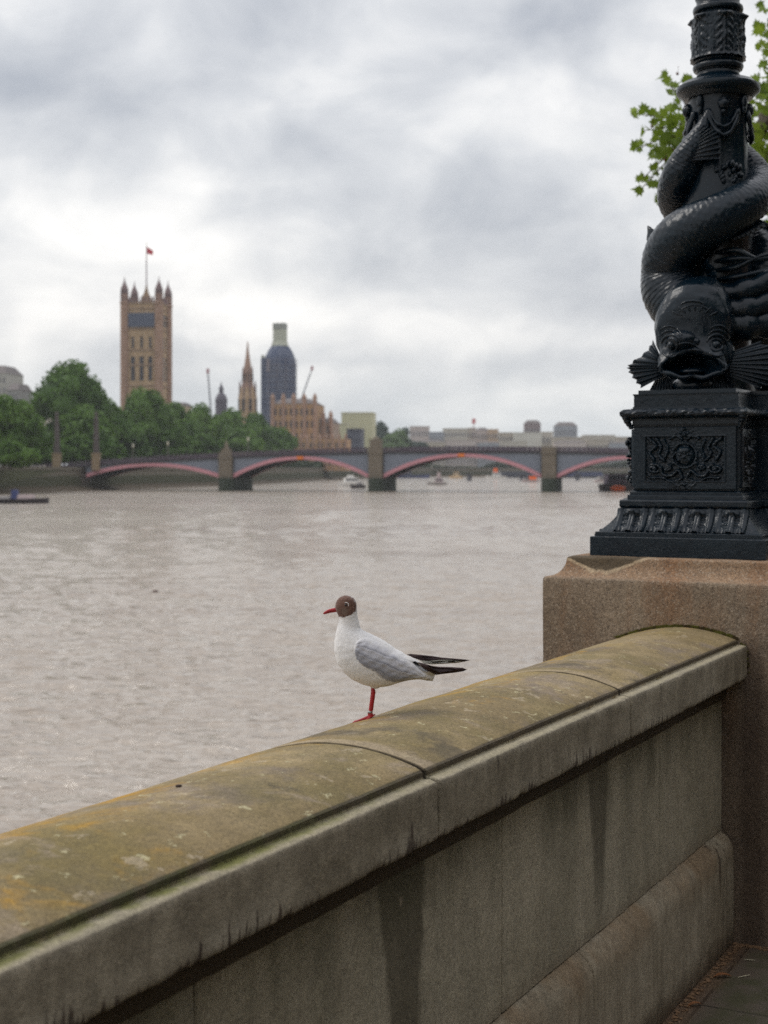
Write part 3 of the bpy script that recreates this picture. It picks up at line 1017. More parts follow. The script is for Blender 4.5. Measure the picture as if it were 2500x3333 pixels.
# bunches of fruit and leaves standing proud on the bay returns (the bumpy silhouette)
rr = random.Random(8)
for (t_, sg) in ((-LB - .012, 1), (-LB - .012, -1), (LB + .012, 1), (LB + .012, -1)):
    mb = MB()
    for k in range(46):
        z = rr.uniform(-.055, .125)
        wv = 0.006 + 0.010 * abs(math.sin(z * 42))
        mb.ball((t_ + rr.uniform(-.012, .012), sg * (WB + rr.uniform(0, .022) + wv * .6), z + CAMH - LTOP), rr.uniform(.006, .012), 4, (1, 1, rr.uniform(.8, 1.6)))
    mb.build('fruit_festoon', M_IRON, lamp, smooth=True)
# scrolled corner leaves under the torus
for sx in (-1, 1):
    for sy in (-1, 1):
        mb = MB()
        for k in range(12):
            a = k / 11
            mb.ball((sx * (LA + .024 - .016 * a * a), sy * (WA + .024 - .016 * a * a), .208 - a * .052 + CAMH - LTOP), .0195 - .010 * a + .002 * math.sin(k * 2.4), 4, (1, 1, .8))
        mb.build('corner_leaf', M_IRON, lamp, smooth=True)

# ---- column above: turned profile with modelled ornament
def lathe(name, prof, disp=None, na=160, smooth=True):
    prof = np.array(prof, float)
    a = np.linspace(0, 2 * np.pi, na, endpoint=False)
    R = prof[:, 1][:, None] * np.ones((1, na))
    Z = prof[:, 0][:, None] * np.ones((1, na))
    if disp is not None:
        R = R + disp(a[None, :] + 0 * R, Z)
    V = np.stack([R * np.cos(a), R * np.sin(a), Z + CAMH - LTOP], -1)
    mb = MB()
    add_grid(mb, V)
    o = mb.build(name, M_IRON, lamp, smooth=False)
    if smooth:
        shade_auto(o, 38)
    return o
def cz(yc):   # y of the upper detail crop -> z relative to the eye
    return (1525 - yc / 2.765) * 1.24e-3
def cr_(h): return h / 2.765 * 1.24e-3
# core of the column behind the fish
lathe('column_core', [(.295, .155), (.36, .140), (.50, .130), (.80, .134), (1.00, .138), (1.06, .142), (1.10, .138), (1.16, .128), (1.22, .115), (1.33, .112), (1.45, .115), (1.50, .1205)],
      lambda a, z: 0.006 * np.clip(np.sin(z * 70 + 3 * a), 0, 1) * np.exp(-((z - 1.13) / 0.05) ** 2) + 0.004 * np.sign(np.cos(4 * a)) * (z > 1.18) * (z < 1.34), 96)
ring = [(cz(905), cr_(300)), (cz(885), cr_(318)), (cz(868), cr_(330)), (cz(856), cr_(352)), (cz(838), cr_(368)), (cz(812), cr_(372)), (cz(790), cr_(366)), (cz(776), cr_(345)), (cz(765), cr_(330)), (cz(752), cr_(318)),
        (cz(735), cr_(262)), (cz(718), cr_(225)), (cz(700), cr_(200)), (cz(680), cr_(188)), (cz(662), cr_(186))]
lathe('collar', ring)
lathe('lower_ring', [(cz(661), cr_(187)), (cz(655), cr_(196)), (cz(648), cr_(198)), (cz(640), cr_(215)), (cz(620), cr_(224)), (cz(604), cr_(224)), (cz(590), cr_(214)), (cz(582), cr_(208)), (cz(576), cr_(220)), (cz(566), cr_(226)), (cz(556), cr_(222)), (cz(550), cr_(212))])
zs = np.linspace(cz(549), cz(166), 150)
z0d, z1d = zs[0], zs[-1]
def drum(a, z):
    v = (z - z0d) / (z1d - z0d)
    k = 6
    u = (a * k / (2 * np.pi)) % 1.0 - 0.5
    leaf = np.clip(1 - (np.abs(u) / 0.40) ** 3, 0, 1)
    lobes = 0.5 + 0.5 * np.cos(v * 34 + np.abs(u) * 16)
    mid = np.exp(-(u / 0.05) ** 2)
    r = 0.004 + 0.0085 * leaf * (0.45 + 0.55 * lobes * (np.abs(u) > 0.10)) + 0.005 * mid
    r += 0.006 * np.exp(-(((v - .42) / 0.10) ** 2 + ((np.abs(u) - 0.0) / .12) ** 2))
    u2 = (a * k / (2 * np.pi) + 0.5) % 1.0 - 0.5
    r = np.maximum(r, 0.003 + 0.009 * np.clip(1 - (np.abs(u2) / 0.20) ** 2, 0, 1) * np.clip(1.25 - v * 1.4, 0, 1))
    curl = np.exp(-((v - 0.95) / 0.055) ** 2) * np.clip(1 - (np.abs(u) / 0.30) ** 2, 0, 1) * 0.017
    foot = 0.006 * np.exp(-(v / 0.05) ** 2)
    return (r + curl + foot + 0.0016 * vnoise(a * 30, z * 120, 3))
lathe('acanthus_drum', [(z, cr_(212)) for z in zs], drum, 240)
lathe('neck', [(cz(165), cr_(203)), (cz(150), cr_(196)), (cz(132), cr_(190)), (cz(126), cr_(205)), (cz(116), cr_(219)), (cz(98), cr_(224)), (cz(76), cr_(219)), (cz(64), cr_(206)), (cz(58), cr_(196)), (cz(40), cr_(190)), (cz(12), cr_(192)), (cz(0), cr_(200)), (cz(-20), cr_(204)), (cz(-40), cr_(196))])
lathe('fluted_shaft', [(z, .082 - .022 * f) for z, f in zip(np.linspace(cz(-41), 3.15, 30), np.linspace(0, 1, 30))], lambda a, z: 0.004 * np.abs(np.cos(8 * a)) - 0.004, 128)
lathe('lantern_seat', [(3.15, .060), (3.18, .095), (3.22, .10), (3.24, .14), (3.27, .145), (3.28, .10)])
mg_, gg = new_mat('opal_glass', 0.25, 0.5)
gg.put(gg.b.inputs['Base Color'], (0.80, 0.79, 0.75))
mb = MB().ball((0, 0, 3.50 + CAMH - LTOP), .245, 14)
mb.build('lamp_globe', mg_, lamp, smooth=True)
lathe('crown_finial', [(3.715, .12), (3.73, .13), (3.76, .12), (3.82, .07), (3.86, .03), (3.90, .035), (3.93, .0)])

# mask and swag under the collar
mb = MB()
def az_pt(adeg, r, z):
    """angle measured from straight towards the viewer, positive to the right"""
    a = math.radians(adeg)
    return LV(r * math.sin(a), r * math.cos(a), z)
for base in (10, 100, 190, 280):
    for (dz_, w_, rr_) in ((-.055, 27, .0065), (-.080, 31, .009)):
        P = [az_pt(base + q * w_, .122 + .012 * (1 - q * q), cz(1085) - (-dz_) * (1 - q * q) * 1.35 + 0.02) for q in np.linspace(-1, 1, 17)]
        add_grid(mb, tube(P, [rr_ + .0025 * math.sin(i * 1.5) for i in range(17)], 8))
    for (da, zz, r_, sq) in ((0, cz(1000), .022, (1, 1, 1.2)), (0, cz(1030), .013, (1, 1, 1)), (-7, cz(985), .010, (1, 1, 1)), (7, cz(985), .010, (1, 1, 1)), (0, cz(960), .016, (1, 1, .7)), (0, cz(1065), .010, (1, 1, 1.4)), (-28, cz(1075), .012, (1, 1, 1.8)), (28, cz(1075), .012, (1, 1, 1.8)), (-45, cz(960), .014, (1, 1, 2.4)), (-45, cz(1030), .010, (1, 1, 2.4))):
        p = az_pt(base + da, .122, zz)
        mb.ball(p, r_, 6, sq)
mb.build('swag', M_IRON, lamp, smooth=True)
# leaves sprouting on the column between the fish
rr = random.Random(3)
for base in (20, 110, 200, 290):
    mb = MB()
    for k in range(26):
        q = rr.uniform(-1, 1)
        z = cz(1640) + rr.uniform(-.03, .065) * (1 - abs(q) * .6)
        p = az_pt(base + q * 26, .128, z)
        mb.ball(p, rr.uniform(.006, .013), 4, (1, 1, rr.uniform(1, 1.8)))
    mb.build('acanthus_sprig', M_IRON, lamp, smooth=True)

# ---- the two fish
PATH = np.array([(1512, 690, .185, 60), (1478, 665, .150, 62), (1452, 630, .115, 60), (1447, 592, .100, 57), (1453, 550, .130, 57), (1484, 508, .185, 54), (1552, 470, .215, 46),
                 (1608, 441, .170, 42), (1643, 415, .050, 38), (1634, 390, -.055, 37), (1618, 362, -.085, 33), (1600, 334, -.105, 26), (1586, 306, -.112, 17), (1577, 282, -.112, 9), (1573, 268, -.110, 5)])
def fish_points(rot):
    out = []
    for x, y, f, r in PATH:
        p = PU(x, y, f)
        q = (p[0], p[1], p[2])
        if rot:
            q = (-q[0], -q[1], q[2])
        out.append((*q, r * 1.86e-3 * 1.07))
    return np.array(out)
def scales(P, a, r):
    L = np.concatenate([[0], np.cumsum(np.linalg.norm(np.diff(P, axis=0), axis=1))])
    v = L[:, None] / 0.0165
    nS = 17
    u = a[None, :] / (2 * np.pi) * nS
    row = np.floor(v)
    uu = (u + 0.5 * (row % 2)) % 1.0 - 0.5
    vv_ = v - row
    d = np.sqrt(uu ** 2 + (vv_ * 0.75) ** 2)
    h = np.where(d < 0.62, 0.0022 * (1 - d / 0.62), 0.0)
    # upper layer tip overlapping from the previous row
    uu2 = (u + 0.5 * ((row + 1) % 2)) % 1.0 - 0.5
    d2 = np.sqrt(uu2 ** 2 + ((vv_ + 1 - 1.0) * 0.75) ** 2)
    k = np.clip((r / 0.05), 0.3, 1.0)
    fadeh = np.clip((L / 0.10), 0, 1)[:, None]
    return h * k * fadeh + 0.0008 * vnoise(L[:, None] * 60, a[None, :] * 5, 2)

def ribbon_fan(mb, root_pts, tips, thick=0.010, ridges=7, depthdir=None, nseg=16):
    """a ribbed fan fin: root_pts and tips are matching polylines in lamp local coordinates"""
    A = crom(root_pts, ridges * 4 + 1); B = crom(tips, ridges * 4 + 1)
    n = len(A)
    V = np.zeros((nseg, n, 3))
    dd = np.array(depthdir, float)
    for i in range(nseg):
        s = i / (nseg - 1)
        for j in range(n):
            rdg = math.cos(2 * math.pi * j / 4.0)
            ln = s * (1.0 + 0.05 * rdg)
            p = A[j] * (1 - ln) + B[j] * ln
            bow = math.sin(s * math.pi * 0.8) * 0.012
            V[i, j] = p + dd * (bow + (0.0035 + 0.004 * s) * rdg)
    W_ = V - dd * thick * np.linspace(1, 0.35, nseg)[:, None, None]
    full = np.concatenate([V, W_[:, ::-1]], axis=1)
    add_grid(mb, full, True, True)

def make_fish(rot):
    pts = fish_points(rot)
    S = crom(pts, 520)
    P = np.array([LV(*p[:3]) for p in S])
    V = tube(P, np.maximum(S[:, 3], .004), 132, scales)
    mb = MB()
    add_grid(mb, V)
    fish = mb.build('fish_body', M_IRON, lamp, smooth=True)
    if rot:
        fish['label'] = 'fish turned to the far side of the lamp, its back curling past the right of the column'
    else:
        fish['label'] = 'fish nearest the viewer with its open mouth over the pedestal edge'
    sg = -1 if rot else 1
    def q(xu, yu, f):
        p = PU(xu, yu, f)
        return np.array(LV(sg * p[0], sg * p[1], p[2]))
    to_v = np.array(LV(0, sg, 0)) - np.array(LV(0, 0, 0))
    to_r = np.array(LV(sg, 0, 0)) - np.array(LV(0, 0, 0))
    up = np.array((0, 0, 1.0))
    u = 1.507 / FPX * (AXL - .25)         # metres per unit at the head
    # head: rings (centre x, centre y, f, half width, half height along the ring's own up) from the nape to the lips, then into the mouth
    rings = [(1516, 606, .175, 20, 16, 62), (1512, 618, .19, 44, 34, 60), (1507, 640, .205, 62, 52, 56), (1502, 664, .225, 74, 64, 50), (1499, 690, .245, 80, 68, 44), (1497, 712, .268, 80, 66, 36),
             (1494, 732, .290, 74, 58, 28), (1492, 752, .305, 66, 48, 22), (1492, 772, .322, 62, 42, 14), (1494, 786, .340, 67, 38, 8), (1496, 793, .354, 71, 36, 4), (1496, 795, .360, 70, 35, 2),
             (1496, 796, .356, 64, 30, 0), (1496, 796, .330, 58, 27, 0), (1496, 796, .280, 50, 22, 0), (1496, 796, .230, 34, 12, 0)]
    R = crom(np.array(rings, float), 90)
    na = 96
    HV = np.zeros((len(R), na, 3))
    for i, (x, y, f, hw, hh, tilt) in enumerate(R):
        tl = math.radians(tilt)
        axu = up * math.cos(tl) + to_v * math.sin(tl)
        c = q(x, y, f)
        mouth = max(0.0, min(1.0, (i / 90 - 0.50) / 0.16))
        for j in range(na):
            a = 2 * math.pi * j / na
            ca, sa = math.cos(a), math.sin(a)
            # mouth outline: high arched upper lip, flat wavy lower lip, pinched corners
            mx = ca * (abs(ca) ** 0.0)
            my = sa
            if mouth > 0:
                upl = sa if sa < 0 else sa * (0.86 + 0.25 * (1 - abs(ca)) ** 1.0)
                lol = sa * 0.55 + 0.08 * math.cos(ca * 9) * (-sa)
                my = my * (1 - mouth) + (upl if sa > 0 else lol) * mouth
            c_ = 1.0 + 0.020 * vnoise(i * 0.35, j * 0.5, 5)
            brow = 0.10 * math.exp(-((i - 36) / 7.0) ** 2) * (math.exp(-((a - 0.62) / 0.28) ** 2) + math.exp(-((a - 2.52) / 0.28) ** 2))
            ridge = 0.06 * math.exp(-((i - 50) / 4.0) ** 2) * (sa > 0)
            HV[i, j] = c + (to_r * mx * hw + axu * my * hh) * u * (c_ + brow + ridge)
            if i > 62 and i < 74:
                HV[i, j] += to_v * 0.006 * math.sin(a * 7 + 1)
    mb = MB()
    add_grid(mb, HV)
    # snout boss over the lip
    mb.ball(q(1474, 737, .318), 33 * u, 12, (1.05, 1.0, 0.72))
    mb.ball(q(1494, 742, .318), 24 * u, 10, (1.0, 1.0, 0.70))
    # lips
    lip = []
    for j in range(73):
        a = 2 * math.pi * j / 72
        ca, sa = math.cos(a), math.sin(a)
        my = sa * (0.86 + 0.25 * (1 - abs(ca))) if sa > 0 else sa * 0.55 + 0.08 * math.cos(ca * 9) * (-sa)
        lip.append(q(1496 + ca * 69, 795 - my * 36, .356 + 0.006 * math.sin(a * 5)))
    add_grid(mb, tube(lip, [(.0095 if 36 < j < 72 else .0052) + .0012 * math.sin(j * .9) for j in range(73)], 10))
    mb.ball(q(1494, 803, .320), 22 * u, 8, (1.2, 1.2, 0.35))
    # cheeks and chin reaching down to the pedestal
    mb.ball(q(1498, 834, .225), 46 * u, 12, (1.0, 1.0, .5))
    mb.ball(q(1550, 765, .245), 36 * u, 10, (1, 1, 1.2))
    head = mb.build('head', M_IRON, fish, smooth=True)
    hb = BVHTree.FromPolygons([tuple(v) for v in mb.v], mb.f)
    tv = Vector(to_v)
    def onhead(x, y, lift=0.0):
        p = Vector(q(x, y, .9))
        h_ = hb.ray_cast(p, -tv)
        if h_[0] is None:
            return np.array(q(x, y, .20 + lift))
        return np.array(h_[0] + tv * lift)
    def ridge_arc(mb, cx, cy, rx, ry, a0, a1, r, n=22, lift=.001, wob=0.0):
        P_ = [onhead(cx + rx * math.cos(a), cy - ry * math.sin(a) + wob * math.sin(a * 7), lift) for a in np.linspace(a0, a1, n)]
        P_ = crom(np.array(P_)[::3], n)
        add_grid(mb, tube(P_, [r * (0.35 + 0.65 * math.sin((i + .5) / n * math.pi)) for i in range(n)], 8))
    for ex, ey, s in ((1546, 716, 1), (1440, 718, -1)):
        mb = MB()
        mb.ball(onhead(ex, ey, -.003), .0165, 8)
        ridge_arc(mb, ex, ey, 15, 15, -2.6, 3.4, .0055)
        ridge_arc(mb, ex + s * 2, ey, 24, 25, 0.2, 2.9, .0075)
        eye = mb.build('eye', M_IRON, fish, smooth=True)
        mb = MB()
        ridge_arc(mb, ex + s * 4, ey, 31, 36, 0.3, 2.4, .0055)
        ridge_arc(mb, ex + s * 6, ey, 36, 47, 0.5, 2.2, .0050)
        ridge_arc(mb, ex + s * 2, ey + 4, 24, 24, -2.5, -0.4, .0050)
        mb.build('brow_fold', M_IRON, eye, smooth=True)
    mb = MB()
    ridge_arc(mb, 1474, 742, 40, 28, 0.1, 3.0, .0050)
    ridge_arc(mb, 1476, 762, 46, 14, 0.3, 2.8, .0045)
    ridge_arc(mb, 1560, 740, 20, 40, -1.4, 1.4, .0060)
    mb.build('head_fold', M_IRON, fish, smooth=True)
    mb = MB()
    ridge_arc(mb, 1496, 655, 44, 34, 0.3, 2.8, .0035)
    ridge_arc(mb, 1490, 625, 30, 14, 0.3, 2.8, .0060)
    for k in range(7):
        a = -0.9 + k * 0.3
        P_ = [onhead(1496 + 70 * math.sin(a) * f_, 668 - 52 * math.cos(a) * f_ ** .8, .0) for f_ in np.linspace(.55, 1.0, 8)]
        add_grid(mb, tube(P_, [.0035 * math.sin((i + .6) / 8.2 * math.pi) + .0012 for i in range(8)], 6))
    mb.build('head_fold', M_IRON, fish, smooth=True)
    # pectoral fins
    mb = MB()
    ribbon_fan(mb, [q(1428, 772, .26), q(1426, 785, .27), q(1428, 798, .27), q(1434, 812, .26)],
               [q(1411, 736, .22), q(1396, 760, .24), q(1362, 786, .24), q(1358, 798, .24), q(1370, 818, .25), q(1386, 838, .25)], .012, 9, to_v)
    mb.build('fin', M_IRON, fish, smooth=True)
    mb = MB()
    ribbon_fan(mb, [q(1556, 770, .25), q(1560, 782, .27), q(1562, 794, .27), q(1560, 806, .26)],
               [q(1640, 738, .22), q(1672, 756, .25), q(1690, 780, .26), q(1690, 806, .27), q(1668, 826, .27), q(1640, 838, .27)], .012, 9, to_v)
    mb.build('fin', M_IRON, fish, smooth=True)
    # dorsal spike on the curled back
    mb = MB()
    ribbon_fan(mb, [q(1404, 530, .05), q(1414, 520, .06), q(1424, 512, .07), q(1434, 508, .08)], [q(1397, 520, .03), q(1398, 497, .03), q(1402, 488, .03), q(1416, 500, .05)], .014, 2, to_v)
    mb.build('back_fin', M_IRON, fish, smooth=True)
    mb = MB()
    ribbon_fan(mb, [q(1440, 520, .12), q(1448, 500, .14), q(1462, 480, .16)], [q(1432, 500, .09), q(1438, 480, .10), q(1452, 466, .12)], .012, 3, to_v)
    mb.build('back_fin', M_IRON, fish, smooth=True)
    mb = MB()
    ribbon_fan(mb, [q(1572, 500, .185), q(1600, 486, .16), q(1630, 470, .11)], [q(1588, 520, .20), q(1622, 506, .18), q(1664, 486, .12)], .012, 7, to_v)
    mb.build('side_fin', M_IRON, fish, smooth=True)
    mb = MB()
    ribbon_fan(mb, [q(1515, 575, .16), q(1525, 590, .17), q(1530, 605, .17)], [q(1528, 560, .22), q(1546, 585, .23), q(1548, 610, .22)], .012, 3, to_v)
    mb.build('side_fin', M_IRON, fish, smooth=True)
    # tail spreading on the column
    mb = MB()
    ribbon_fan(mb, [q(1606, 326, -.13), q(1604, 345, -.14), q(1612, 372, -.14)], [q(1580, 300, -.135), q(1552, 330, -.165), q(1546, 378, -.155)], .014, 9, -to_v)
    mb.build('tail_fin', M_IRON, fish, smooth=True)
    # ribbed shells under the jaw
    for bx in (1432, 1553):
        mb = MB()
        ribbon_fan(mb, [q(bx - 8, 806, .21), q(bx, 802, .22), q(bx + 9, 806, .21)], [q(bx - 30, 846, .245), q(bx, 848, .26), q(bx + 30, 846, .245)], .03, 8, to_v)
        mb.build('shell', M_IRON, fish, smooth=True)
    return fish
make_fish(False)
make_fish(True)
# weed fins and folds filling the hollow right of the front head
mb = MB()
for (x0, y0, x1, y1, f0, f1, r) in ((1545, 640, 1700, 590, .16, .12, 26), (1556, 672, 1700, 640, .17, .10, 30), (1560, 700, 1690, 690, .17, .08, 34)):
    P_ = crom([PL(x0, y0, f0), PL((x0 + x1) / 2, (y0 + y1) / 2 + 8, (f0 + f1) / 2 + .03), PL(x1, y1, f1)], 50)
    add_grid(mb, tube(P_, [r * 1.8e-3 * (0.9 + 0.1 * math.sin(i * .4)) for i in range(50)], 20, lambda P, a, r_: 0.0022 * vnoise(np.arange(len(P))[:, None] * .5, a[None, :] * 6, 4)))
for (y0, y1) in ((548, 560), (566, 560), (585, 555), (606, 588)):
    P_ = crom([PL(1540, y0, .12), PL(1590, y0 - 8, .17), PL(1640, y1, .16), PL(1700, y1 - 14, .10)], 30)
    add_grid(mb, tube(P_, [.010] * 30, 8))
mb.build('weed_fold', M_IRON, lamp, smooth=True)

# ------------------------------------------------------------------ the gull
GS = 3.45 / FPX / 2.9625
def make_gull():
    foot = Vector((-0.008125 * 3.45, 3.45, CAMH - 810 / FPX * 3.45))
    root = empty('gull', foot)
    tag(root, 'white gull with chocolate brown hood and grey wing standing on one red leg', 'gull')
    def q(x, y, d=0.0):   # detail-crop coordinates -> local metres, d = depth away from the viewer
        return ((x - 625) * GS, d * GS, (1290 - y) * GS)
    mat, g = new_mat('gull_feathers', 0.85, 0.2)
    x, y, z = g.xyz(g.obj)
    nz = g.noise(g.vm('MULTIPLY', g.obj, (1, 1, 1)), 160, 3, 0.7)
    nf = g.noise(g.vm('MULTIPLY', g.obj, (1.0, 1.0, 0.4)), 330, 3, 0.6)
    nzz = g.mul(g.sub(nz, 0.5), 0.008)
    # hood: everything of the head in front of and above a slanting edge
    hc = q(372, 226)
    d1 = g.vm('LENGTH', g.vec(g.mul(g.sub(x, hc[0]), 1.0), g.mul(y, 0.9), g.mul(g.sub(z, hc[2]), 0.96)))
    hood = g.step(g.add(d1, nzz), 112 * GS + .0012, 112 * GS - .0012)
    p1, p2 = q(320, 345), q(478, 255)
    slope = (p2[2] - p1[2]) / (p2[0] - p1[0])
    line = g.sub(z, g.add(p1[2], g.mul(g.sub(x, p1[0]), slope)))
    hood = g.mul(hood, g.step(g.add(line, nzz), -0.0045, -0.0015))
    nape = g.step(g.sub(x, q(474, 0)[0]), 0.0012, -0.0008)
    hood = g.mul(hood, nape)
    body = g.mix(g.step(nz, 0.3, 0.7), (0.70, 0.69, 0.68), (0.84, 0.83, 0.82))
    rump = g.step(g.add(g.mul(x, 0.8), z), q(900, 0)[0], q(500, 0)[0])
    brown = g.mix(g.step(nf, 0.3, 0.7), (0.085, 0.040, 0.028), (0.185, 0.105, 0.078))
    ear = g.vm('LENGTH', g.vec(g.sub(x, q(365, 0)[0]), 0.0, g.sub(z, q(0, 262)[2])))
    brown = g.mix(g.mul(g.step(ear, 0.014, 0.003), 0.5), brown, (0.20, 0.165, 0.135))
    belly = g.step(z, q(0, 860)[2], q(0, 1000)[2])
    c = g.mix(g.mul(belly, 0.35), body, (0.62, 0.58, 0.50))
    c = g.mix(hood, c, brown)
    g.put(g.b.inputs['Base Color'], c)
    g.put(g.b.inputs['Normal'], g.bump(g.add(nz, nf), 0.0016, 0.5))
    g.b.inputs['Sheen Weight'].default_value = 0.2
    rings = [(352, 116, 398, 113, 12), (312, 134, 440, 134, 52), (290, 158, 462, 158, 74), (276, 190, 474, 186, 85), (271, 222, 479, 222, 90), (276, 252, 481, 256, 90), (289, 284, 483, 292, 87),
             (303, 318, 488, 328, 84), (305, 352, 497, 364, 84), (298, 392, 508, 400, 88), (284, 440, 516, 432, 99), (271, 500, 560, 462, 118), (262, 565, 640, 496, 140), (262, 635, 725, 540, 160), (272, 700, 795, 585, 172), (292, 765, 850, 625, 178),
             (330, 830, 905, 656, 180), (392, 893, 950, 684, 174), (470, 943, 990, 712, 162), (560, 980, 1025, 738, 146), (660, 998, 1058, 765, 126), (765, 990, 1090, 790, 104), (860, 962, 1122, 812, 82), (960, 936, 1158, 832, 62), (1060, 925, 1192, 846, 46), (1140, 928, 1218, 856, 30), (1196, 934, 1236, 868, 14)]
    R = crom(np.array(rings, float), 190)
    na = 72
    V = np.zeros((len(R), na, 3))
    for i, (ax_, ay, bx, by, w_) in enumerate(R):
        cx, cy, hx, hy = (ax_ + bx) / 2, (ay + by) / 2, (bx - ax_) / 2, (by - ay) / 2
        for j in range(na):
            a = 2 * math.pi * j / na
            ca, sa = math.cos(a), math.sin(a)
            k = 1 + 0.012 * float(vnoise(i * .22, j * .35, 3))
            V[i, j] = q(cx - hx * ca * k, cy - hy * ca * k, w_ * sa * k * (abs(sa) ** -0.08 if abs(sa) > 0.2 else 1))
    mb = MB()
    add_grid(mb, V)
    body_o = mb.build('body', mat, root, smooth=True)
    bvh = BVHTree.FromPolygons([tuple(v) for v in mb.v], mb.f)
    # wings
    wm, g = new_mat('gull_wing_grey', 0.8, 0.2)
    at = g.node('ShaderNodeAttribute', attribute_name='feather')
    s_, v_, e_ = g.xyz(at.outputs['Vector'])
    uvn = g.noise(g.vm('MULTIPLY', g.obj, (1.0, 1.0, 1.0)), 75, 4, 0.65)
    vane = g.noise(g.vec(g.mul(s_, 16), g.mul(v_, 60), 1.0), 1.0, 3, 0.6)
    rows = g.m('FRACT', g.add(g.sum(g.mul(v_, 3.4), g.mul(s_, 1.7)), g.mul(uvn, 0.5)))
    low = g.step(g.add(v_, g.mul(g.sub(uvn, .5), .35)), 0.30, 0.85)
    cw = g.mix(low, (0.580, 0.580, 0.620), (0.310, 0.315, 0.352))
    cw = g.mix(g.mul(g.step(rows, 0.55, 0.98), g.step(v_, 0.1, 0.4, 0.35, 0.85)), cw, (0.215, 0.218, 0.250))
    cw = g.mix(g.step(vane, 0.45, 0.70, 0.0, 0.45), cw, (0.56, 0.56, 0.59))
    fade = g.step(g.add(v_, g.mul(g.sub(uvn, 0.5), 0.4)), 0.24, 0.02)
    fade = g.m('MAXIMUM', fade, g.step(g.add(s_, g.mul(g.sub(vane, 0.5), 0.25)), 0.72, 1.0, 0.0, 0.75))
    fade = g.m('MAXIMUM', fade, g.step(g.add(s_, g.mul(g.sub(uvn, 0.5), 0.10)), 0.10, 0.03))
    fade = g.m('MAXIMUM', fade, g.step(g.add(v_, g.mul(g.sub(uvn, 0.5), 0.28)), 0.93, 1.0))
    cw = g.mix(fade, cw, (0.78, 0.77, 0.77))
    g.put(g.b.inputs['Base Color'], cw)
    g.put(g.b.inputs['Normal'], g.bump(g.add(uvn, g.mul(vane, 0.5)), 0.003, 0.7))
    top = crom([(455, 570), (510, 515), (590, 505), (680, 540), (770, 592), (860, 640), (945, 688), (1010, 742), (1080, 800), (1130, 870), (1150, 905)], 80)
    bot = crom([(455, 600), (462, 660), (480, 715), (520, 762), (600, 810), (665, 850), (720, 905), (790, 932), (900, 938), (1040, 915), (1150, 910)], 80)
    for sgn in (-1, 1):
        nv = 44
        V = np.zeros((80, nv, 3))
        for i in range(80):
            s = i / 79
            for j in range(nv):
                v = j / (nv - 1)
                p = top[i] * (1 - v) + bot[i] * v
                o_ = Vector(q(p[0], p[1], sgn * 400))
                hit = bvh.ray_cast(o_, Vector((0, -sgn, 0)))
                dep = abs(hit[0].y) / GS if hit[0] is not None else 20
                edge = min(1.0, 5 * min(v, 1 - v, s * 2.0, (1 - s) * 2.5))
                rowf = (v * 3.4 + s * 1.7 + 0.12 * math.sin(s * 34 + v * 6))
                saw = rowf - math.floor(rowf)
                lift = 0.5 + 8 * max(edge, 0) ** 0.8 + 9.0 * saw * edge + 2.2 * math.sin(s * 60 + v * 8) * edge
                if v == 0 or v == 1 or i in (0, 79):
                    lift = -2
                V[i, j] = q(p[0], p[1], sgn * (dep + lift))
        # soften the depth steps near the silhouette
        for _ in range(4):
            Y = V[:, :, 1]
            Y[1:-1, 1:-1] = (Y[1:-1, 1:-1] * 2 + Y[:-2, 1:-1] + Y[2:, 1:-1] + Y[1:-1, :-2] + Y[1:-1, 2:]) / 6
        mb = MB()
        add_grid(mb, V, False, False)
        wing = mb.build('wing', wm, root, smooth=True)
        at_ = wing.data.attributes.new('feather', 'FLOAT_VECTOR', 'POINT')
        sv_ = np.zeros((80, nv, 3)); sv_[:, :, 0] = np.linspace(0, 1, 80)[:, None]; sv_[:, :, 1] = np.linspace(0, 1, nv)[None, :]
        at_.data.foreach_set('vector', sv_.astype(np.float32).ravel())
    # tertial veil and white tail
    wt_, g = new_mat('gull_white', 0.8, 0.2)
    g.put(g.b.inputs['Base Color'], g.mix(g.noise(g.vm('MULTIPLY', g.obj, (60, 60, 400)), 1.0, 2, 0.6), (0.60, 0.59, 0.58), (0.82, 0.81, 0.80)))
    def blade(poly, d0, d1, th, mat_, name, parent):
        pts = np.array(poly, float)
        n = len(pts)
        c = pts.mean(0)
        x0, x1 = pts[:, 0].min(), pts[:, 0].max()
        v, f = [], []
        for s_ in (-1, 1):
            for k, p in enumerate(pts):
                dd = d0 + (d1 - d0) * (p[0] - x0) / (x1 - x0)
                v.append(q(p[0], p[1], dd + s_ * th * 0.15))
            dd = d0 + (d1 - d0) * (c[0] - x0) / (x1 - x0)
        m1 = pts * 0.55 + c * 0.45
        for s_ in (-1, 1):
            for p in m1:
                dd = d0 + (d1 - d0) * (p[0] - x0) / (x1 - x0)
                v.append(q(p[0], p[1], dd + s_ * th))
        for k in range(n):
            k2 = (k + 1) % n
            f += [(k, k2, n + k2, n + k), (k, 2 * n + k, 2 * n + k2, k2), (n + k, n + k2, 3 * n + k2, 3 * n + k)]
        f += [tuple(2 * n + k for k in range(n)), tuple(reversed([3 * n + k for k in range(n)]))]
        return mesh(name, v, f, mat_, parent, True)
    bm_ = simple_mat('gull_black', (0.040, 0.022, 0.022), 0.6, 0.4, 60)
    gm_ = simple_mat('gull_feather_pale', (0.36, 0.35, 0.31), 0.8, 0.2, 60)
    blade([(960, 690), (1000, 684), (1090, 692), (1200, 703), (1300, 718), (1400, 726), (1510, 735), (1576, 742), (1520, 756), (1500, 742), (1400, 738), (1290, 740), (1160, 752), (1090, 745), (1030, 725)], 55, 34, 6, bm_, 'primary_feather', root)
